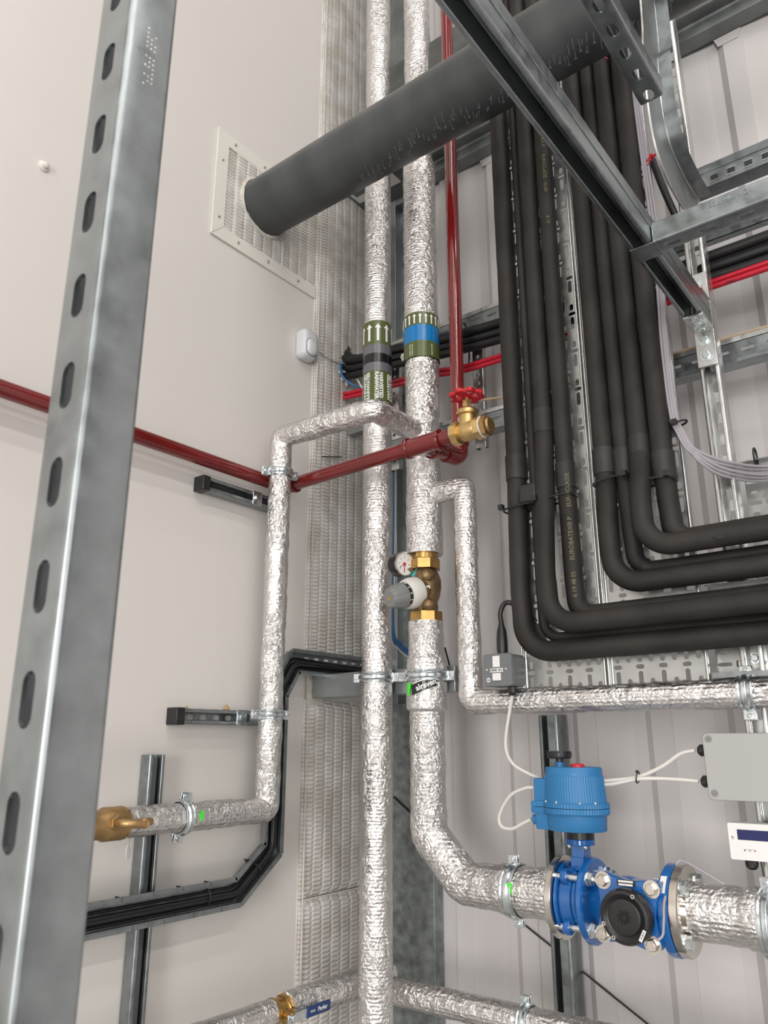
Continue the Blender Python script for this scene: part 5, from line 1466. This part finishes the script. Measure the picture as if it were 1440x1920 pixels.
mb = MB(); mb.box(dx0+0.0150, dx0+0.081, -0.3354, -0.3345, 1.4420, 1.4580); obj('screen_edge', mb, 'plastic_black', t)
for xx, m_ in ((0.024, 'ink'), (0.032, 'grey_plastic'), (0.040, 'red_plastic')):
    mb = MB(); mb.lathe([(0.0012, 0), (0.0011, 0.0008), (0, 0.001)], frame((dx0+xx, -0.335, 1.4260), (0, -1, 0)), 12); obj('indicator_lamp', mb, m_, t)
mb = MB(); mb.box(dx0+0.0235, dx0+0.0405, -0.3353, -0.3348, 1.4275, 1.4278); obj('indicator_line', mb, 'ink', t)
mb = MB(); mb.lathe([(0.0026, 0), (0.0026, 0.0006), (0.001, 0.0002), (0, 0.0002)], frame((dx0+0.0068, -0.335, 1.4445), (0, -1, 0)), 16); obj('screw', mb, 'stainless', t)
mb = MB(); mb.hexa((dx0+0.0285, -0.320, dz0-0.007), (0, 0, 1), 0.0105, 0.007, n=10); mb.lathe([(0.006, 0), (0.0095, 0.004), (0.0098, 0.009)], frame((dx0+0.0285, -0.320, dz0-0.015), (0, 0, 1)), 20); obj('cable_gland', mb, 'plastic_black', t)
mb = MB(); q = at(1422, 1640, Y=-0.29); mb.cyl((dx0+0.043, -0.32, dz0), (dx0+0.046, -0.32, 1.365), 0.0012, 8); obj('meter_wire', mb, 'cable_black', label='thin black wire dropping from the meter', cat='wire')

# ================================================================== the blue valve train
def disc(mb, x0, x1, r, y=-0.34, z=LZ, ch=0.0015, seg=64): mb.cyl((x0, y, z), (x1, y, z), r, seg, ch=ch)
def ring_pts(R, n, a0): return [(a0+2*math.pi*i/n) for i in range(n)]
BR_ = 0.0585
t = thing('pipe_flange', 'polished steel flange at the left end of the blue valve', 'flange', (0.705, -0.34, LZ))
mb = MB(); disc(mb, 0.7000, 0.7125, 0.0715); mb.lathe([(0.040, 0), (0.040, 0.006)], frame((0.692, -0.34, LZ), (1, 0, 0)), 40); obj('flange_disc', mb, 'stainless', t)
t = thing('pipe_flange', 'polished steel flange at the right end of the blue valve', 'flange', (0.93, -0.34, LZ))
mb = MB(); disc(mb, 0.9245, 0.9395, 0.0725, z=LZ+0.003); mb.cyl((0.9395, -0.34, LZ+0.003), (0.9455, -0.34, LZ+0.003), 0.0445, 40); obj('flange_disc', mb, 'stainless', t)
# butterfly valve
t = thing('butterfly_valve', 'blue wafer butterfly valve with a tall neck under the actuator', 'valve', (0.735, -0.34, LZ))
mb = MB(); disc(mb, 0.7200, 0.7440, 0.0540, seg=64); disc(mb, 0.7135, 0.7200, 0.0625); disc(mb, 0.7440, 0.7520, 0.0520)
for a in (45, 135, 225, 315):
    ar = math.radians(a); p = V((0.732, -0.34+BR_*math.sin(ar), LZ+BR_*math.cos(ar)))
    mb.lathe([(0.0125, -0.006), (0.0135, -0.004), (0.0135, 0.004), (0.0125, 0.006)], frame(p, (1, 0, 0)), 24)
    q = V((0.732, -0.34+0.045*math.sin(ar), LZ+0.045*math.cos(ar)))
    mb.cyl(q, p, 0.006, 12)
obj('body', mb, 'blue_enamel', t, smooth=40)
mb = MB()
nx, nz0, nz1 = 0.7465, LZ+0.050, 1.428
mb.box(nx-0.0165, nx+0.0165, -0.352, -0.328, nz0-0.014, 1.392); mb.box(nx-0.012, nx+0.012, -0.356, -0.324, 1.386, nz1-0.012)
mb.box(nx-0.0125, nx+0.0125, -0.360, -0.320, 1.372, 1.394)
mb.cyl((nx, -0.34, nz1-0.014), (nx, -0.34, nz1-0.003), 0.027, 40, ch=0.001); obj('neck', mb, 'blue_enamel', t, bevel=0.002)
for (xx, yy) in ((-0.017, -0.015), (0.016, -0.016)):
    mb = MB(); mb.bolt((nx+xx, -0.34+yy, nz1-0.014), (0, 0, -1), 0.0038, 0.0035); obj('bolt', mb, 'stainless', t)
mb = MB(); disc(mb, 0.7150, 0.7170, 0.0570); obj('seat_ring', mb, 'label_white', t, label='pale seat ring')
# actuator
t = thing('valve_actuator', 'light blue electric valve actuator with black hand knob and red button', 'actuator', (nx, -0.34, 1.43))
mb = MB(); mb.cyl((nx+0.001, -0.34, nz1-0.003), (nx+0.001, -0.34, 1.4405), 0.0255, 40); obj('spacer', mb, 'plastic_black', t)
AX, AY = 0.7440, -0.345
def outline(rx, ry, box=True, n=96, flute=0.0, nf=70):
    pts = []
    for i in range(n):
        a = 2*math.pi*i/n
        f = 1+flute*math.cos(nf*a)
        x = rx*f*math.cos(a); y = ry*f*math.sin(a)
        if box and math.cos(a) < -0.35:
            # squared lug toward the left
            k = -(rx+0.014)
            bx_ = k; s_ = bx_/math.cos(a)
            by = s_*math.sin(a)
            lim = ry*0.60
            if abs(by) <= lim: x, y = bx_, by
            else:
                yy = lim*(1 if math.sin(a) > 0 else -1); x = max(k, yy/math.tan(a)); x = min(x, -rx*0.55); y = yy
                ex = rx*math.cos(a); ey = ry*math.sin(a)
                if abs(ey) > lim: x, y = ex, ey
        pts.append((x, y))
    return pts
N_ = 280
def rings(spec, box, flute=0.0):
    return [[(AX+x, AY+y, z) for x, y in outline(rx, ry, box, N_, flute if fl_ else 0, 70)] for rx, ry, z, fl_ in spec]
mb = MB(); loft(mb, rings([(0.0545, 0.047, 1.4395, 0), (0.0560, 0.0485, 1.4415, 0), (0.0575, 0.050, 1.470, 0)], True)); obj('lower_housing', mb, 'blue_plastic', t, smooth=35)
mb = MB(); loft(mb, rings([(0.0610, 0.0535, 1.468, 0), (0.0630, 0.0555, 1.4705, 1), (0.0630, 0.0555, 1.4795, 1)], True, 0.008)); loft(mb, rings([(0.0630, 0.0555, 1.4805, 1), (0.0630, 0.0555, 1.4880, 1), (0.0610, 0.0535, 1.4900, 0)], True, 0.008)); obj('rim', mb, 'blue_plastic', t, smooth=35)
mb = MB(); loft(mb, rings([(0.0585, 0.051, 1.488, 1), (0.0555, 0.0485, 1.537, 1), (0.0548, 0.0478, 1.5375, 0), (0.0540, 0.0470, 1.5500, 0), (0.0520, 0.045, 1.5525, 0)], False, 0.007)); obj('cover', mb, 'blue_plastic', t, smooth=35)
mb = MB(); mb.box(AX-0.0745, AX-0.040, AY-0.025, AY+0.025, 1.486, 1.531); obj('terminal_box', mb, 'blue_plastic', t, bevel=0.003)
mb = MB(); mb.cyl((AX-0.082, AY-0.015, 1.4555), (AX-0.066, AY-0.015, 1.4555), 0.0095, 16, ch=0.002); obj('cable_gland', mb, 'blue_plastic', t)
kx = AX-0.0235
mb = MB(); mb.cyl((kx, AY-0.008, 1.5515), (kx, AY-0.008, 1.5600), 0.0095, 24); mb.hexa((kx, AY-0.008, 1.556), (0, 0, 1), 0.0095, 0.006, n=12); obj('knob_base', mb, 'blue_plastic', t)
mb = MB(); mb.cyl((kx, AY-0.008, 1.5600), (kx, AY-0.008, 1.5680), 0.0075, 24)
loft(mb, [[(kx+x*s_, AY-0.008+y*s_, z) for x, y in rrect(0.0235, 0.0235, 0.0225, 9)] for s_, z in ((0.80, 1.5675), (0.97, 1.5690), (1.0, 1.572), (1.0, 1.5785), (0.95, 1.5810), (0.7, 1.5815))]); obj('hand_knob', mb, 'plastic_black', t, smooth=50)
mb = MB(); mb.lathe([(0.0135, 0), (0.0130, 0.0040), (0.0110, 0.0060), (0.006, 0.0068), (0, 0.0068)], frame((AX+0.0130, AY-0.008, 1.5523), (0, 0, 1)), 32); obj('red_button', mb, 'red_plastic', t)
for (a, rr_) in ((-105, 0.0585), (-60, 0.0590), (-30, 0.0595), (-135, 0.060)):
    ar = math.radians(a); mb = MB(); mb.bolt((AX+rr_*math.cos(ar), AY+rr_*0.88*math.sin(ar), 1.4895), (0, 0, 1), 0.0022, 0.0016); obj('cover_screw', mb, 'stainless', t)

# strainer / meter body with flanges
t = thing('flow_meter', 'blue flanged flow meter body with a large black round head facing out', 'flow meter', (0.85, -0.34, LZ))
mb = MB(); disc(mb, 0.7600, 0.7740, 0.0728, ch=0.003); fl1 = obj('left_flange', mb, 'blue_enamel', t, smooth=40)
mb = MB(); disc(mb, 0.9070, 0.9235, 0.0735, z=LZ+0.002, ch=0.002); fl2 = obj('right_flange', mb, 'blue_enamel', t, smooth=40)
mb = MB()
mb.lathe([(0.034, 0), (0.040, 0.010), (0.040, 0.030), (0.046, 0.060), (0.048, 0.080), (0.042, 0.110), (0.034, 0.130), (0.034, 0.160)], frame((0.758, -0.34, LZ), (1, 0, 0)), 48)
mb.lathe([(0.046, 0), (0.046, 0.055)], frame((0.856, -0.345, LZ), (0, -1, 0)), 40)
obj('body', mb, 'blue_enamel', t, smooth=45)
# cover plate, four-lobed
hwp = 0.0535
pts = []
for (sx_, sz_, a0_) in ((1, 1, 0), (-1, 1, 90), (-1, -1, 180), (1, -1, 270)):
    c_ = (sx_*(hwp-0.011), sz_*(hwp-0.011))
    for i in range(9):
        a = math.radians(a0_-22+134*i/8); pts.append((c_[0]+0.0125*math.cos(a), c_[1]+0.0125*math.sin(a)))
    # concave side to next corner
    nxt = {0: ((0, hwp-0.007),), 90: ((-hwp+0.007, 0),), 180: ((0, -hwp+0.007),), 270: ((hwp-0.007, 0),)}[a0_]
    for m_ in nxt: pts.append(m_)
Rt = Matrix.Rotation(math.radians(-4), 4, 'Z')
mb = MB(); loft(mb, [[(x*s_, y*s_, h) for x, y in pts] for s_, h in ((0.97, -0.022), (1, -0.020), (1, -0.002), (0.97, 0.0))], MXZ(0.8585, -0.418, LZ+0.004) @ Rt)
pl = obj('cover_plate', mb, 'blue_enamel', t, smooth=40)
for (sx_, sz_) in ((1, 1), (-1, 1), (-1, -1), (1, -1)):
    q = MXZ(0.8585, -0.418, LZ+0.004) @ Rt @ V((sx_*(hwp-0.0115), sz_*(hwp-0.0115), 0))
    mb = MB(); mb.bolt(q, (0, -1, 0), 0.0098, 0.0075, rot=0.2*sx_+0.5); obj('bolt', mb, 'stainless', pl)
mb = MB(); mb.box(0.8445, 0.8765, -0.4195, -0.4180, LZ+0.0430, LZ+0.0530); np_ = obj('name_plate', mb, 'plastic_black', pl)
mb = MB(); mb.box(0.8475, 0.8730, -0.4205, -0.4195, LZ+0.0490, LZ+0.0520); mb.box(0.8475, 0.8720, -0.4205, -0.4195, LZ+0.0440, LZ+0.0470); obj('plate_strip', mb, 'label_white', np_)
# black head
hc = V((0.8625, -0.418, LZ-0.0005))
mb = MB(); mb.lathe([(0.0415, 0), (0.0428, 0.004), (0.0428, 0.022), (0.0405, 0.0265), (0.0355, 0.0275), (0.0310, 0.0235), (0.0290, 0.0230), (0.0275, 0.0262), (0.0250, 0.0270), (0.012, 0.0268), (0, 0.0268)], frame(hc, (0, -1, 0)), 72)
hd = obj('meter_head', mb, 'plastic_black', t, label='round black meter head', smooth=35)
mb = MB(); fc = hc+V((0, -0.0272, 0))
for k in range(9):
    a = k*2*math.pi/9; mb.tube([fc+V((math.cos(a)*0.004, 0, math.sin(a)*0.004)), fc+V((math.cos(a+0.5)*0.008, -0.0006, math.sin(a+0.5)*0.008)), fc+V((math.cos(a+0.9)*0.0115, 0, math.sin(a+0.9)*0.0115))], 0.0013, 6)
obj('embossed_emblem', mb, 'plastic_black', hd)
for a in (62, 238, 200):
    ar = math.radians(a); q = hc+V((0.0378*math.cos(ar), -0.0262, 0.0378*math.sin(ar)))
    mb = MB(); mb.lathe([(0.0034, 0), (0.0034, 0.0018), (0.0018, 0.0018), (0.0016, 0.0006), (0, 0.0006)], frame(q, (0, -1, 0)), 16); obj('cap_screw', mb, 'stainless', hd)
ar = math.radians(-38); q = hc+V((0.0375*math.cos(ar), -0.0272, 0.0375*math.sin(ar)))
Mq = MXZ(q.x, q.y-0.001, q.z) @ Matrix.Rotation(ar+math.radians(100), 4, 'Z')
mb = MB(); mb.box(-0.0095, 0.0095, -0.0028, 0.0028, 0, 0.0006, Mq); sl_ = obj('serial_label', mb, 'label_white', hd)
tm = text_mb('13 56 8', 0.0042, Mq @ Matrix.Translation((0, 0, 0.0006)), th=0.0002, bold=0.0001); obj('figures', tm, 'ink', sl_, smooth=0)
# studs and nuts, left joint
for a in (45, 135, 225, 315):
    ar = math.radians(a); yy = -0.34+BR_*math.sin(ar)*(-1); zz = LZ+BR_*math.cos(ar)
    for (xa, xb) in ((0.690, 0.790),):
        mb = MB(); mb.cyl((0.694, yy, zz), (0.794, yy, zz), 0.0062, 20); mb.hexa((0.6925, yy, zz), (1, 0, 0), 0.0115, 0.0075, rot=0.2); mb.cyl((0.7740, yy, zz), (0.7760, yy, zz), 0.0130, 24); mb.hexa((0.7760, yy, zz), (1, 0, 0), 0.0118, 0.010, rot=0.35)
        obj('flange_stud', mb, 'zinc_plated', label=('upper ' if zz > LZ else 'lower ')+('front' if yy < -0.34 else 'rear')+' stud bolt clamping the left flange of the blue valve', cat='bolt', group='stud bolts of the left flange joint')
    mb = MB(); z2 = zz+0.003; mb.cyl((0.893, yy, z2), (0.948, yy, z2), 0.0060, 20); mb.hexa((0.8960, yy, z2), (1, 0, 0), 0.0118, 0.010, rot=0.35); mb.cyl((0.9395, yy, z2), (0.9415, yy, z2), 0.0130, 24); mb.hexa((0.9415, yy, z2), (1, 0, 0), 0.0118, 0.009, rot=0.1)
    obj('flange_stud', mb, 'zinc_plated', label=('upper ' if zz > LZ else 'lower ')+('front' if yy < -0.34 else 'rear')+' bolt of the right flange of the blue valve', cat='bolt', group='bolts of the right flange joint')
# barcode sticker on the right flange rim
mb = MB(); Rb = 0.0738; lb_o = []
n = 6; a_s, a_e = math.radians(128), math.radians(152)
vv = []; ff = []
for i in range(n+1):
    a = a_s+(a_e-a_s)*i/n
    for xx in (0.9095, 0.9200): vv.append((xx, -0.34+Rb*math.cos(a+math.radians(0))*1.0, LZ+0.002+Rb*math.sin(a)))
for i in range(n): ff.append((2*i, 2*i+1, 2*i+3, 2*i+2))
mb.add(vv, ff); bl = obj('barcode_label', mb, 'label_white', fl2, smooth=0)
mb = MB(); rr_ = Rb+0.0003
for i in range(16):
    a = a_s+(a_e-a_s)*(0.38+0.58*i/16); da = (a_e-a_s)*0.012*(1+(i*7 % 3)*0.6)
    mb.add([(0.9105, -0.34+rr_*math.cos(a), LZ+0.002+rr_*math.sin(a)), (0.9160, -0.34+rr_*math.cos(a), LZ+0.002+rr_*math.sin(a)), (0.9160, -0.34+rr_*math.cos(a+da), LZ+0.002+rr_*math.sin(a+da)), (0.9105, -0.34+rr_*math.cos(a+da), LZ+0.002+rr_*math.sin(a+da))], [(0, 1, 2, 3)])
obj('bars', mb, 'ink', bl, smooth=0)
# thin grey sensor leads
wcable([hc+V((0.044, -0.014, -0.026)), hc+V((0.050, -0.016, -0.0275)), hc+V((0.0570, -0.012, -0.020)), hc+V((0.0585, -0.006, 0.0)), hc+V((0.0580, 0.010, 0.030)), hc+V((0.0600, 0.06, 0.062)), V((0.928, -0.345, LZ+0.080)), V((0.945, -0.345, LZ+0.0775)), V((0.985, -0.345, LZ+0.058)), V((1.000, -0.345, LZ+0.050))], 0.0022, 'thin grey lead from the black meter head over the right flange', 'cable_grey', 'sensor_lead')
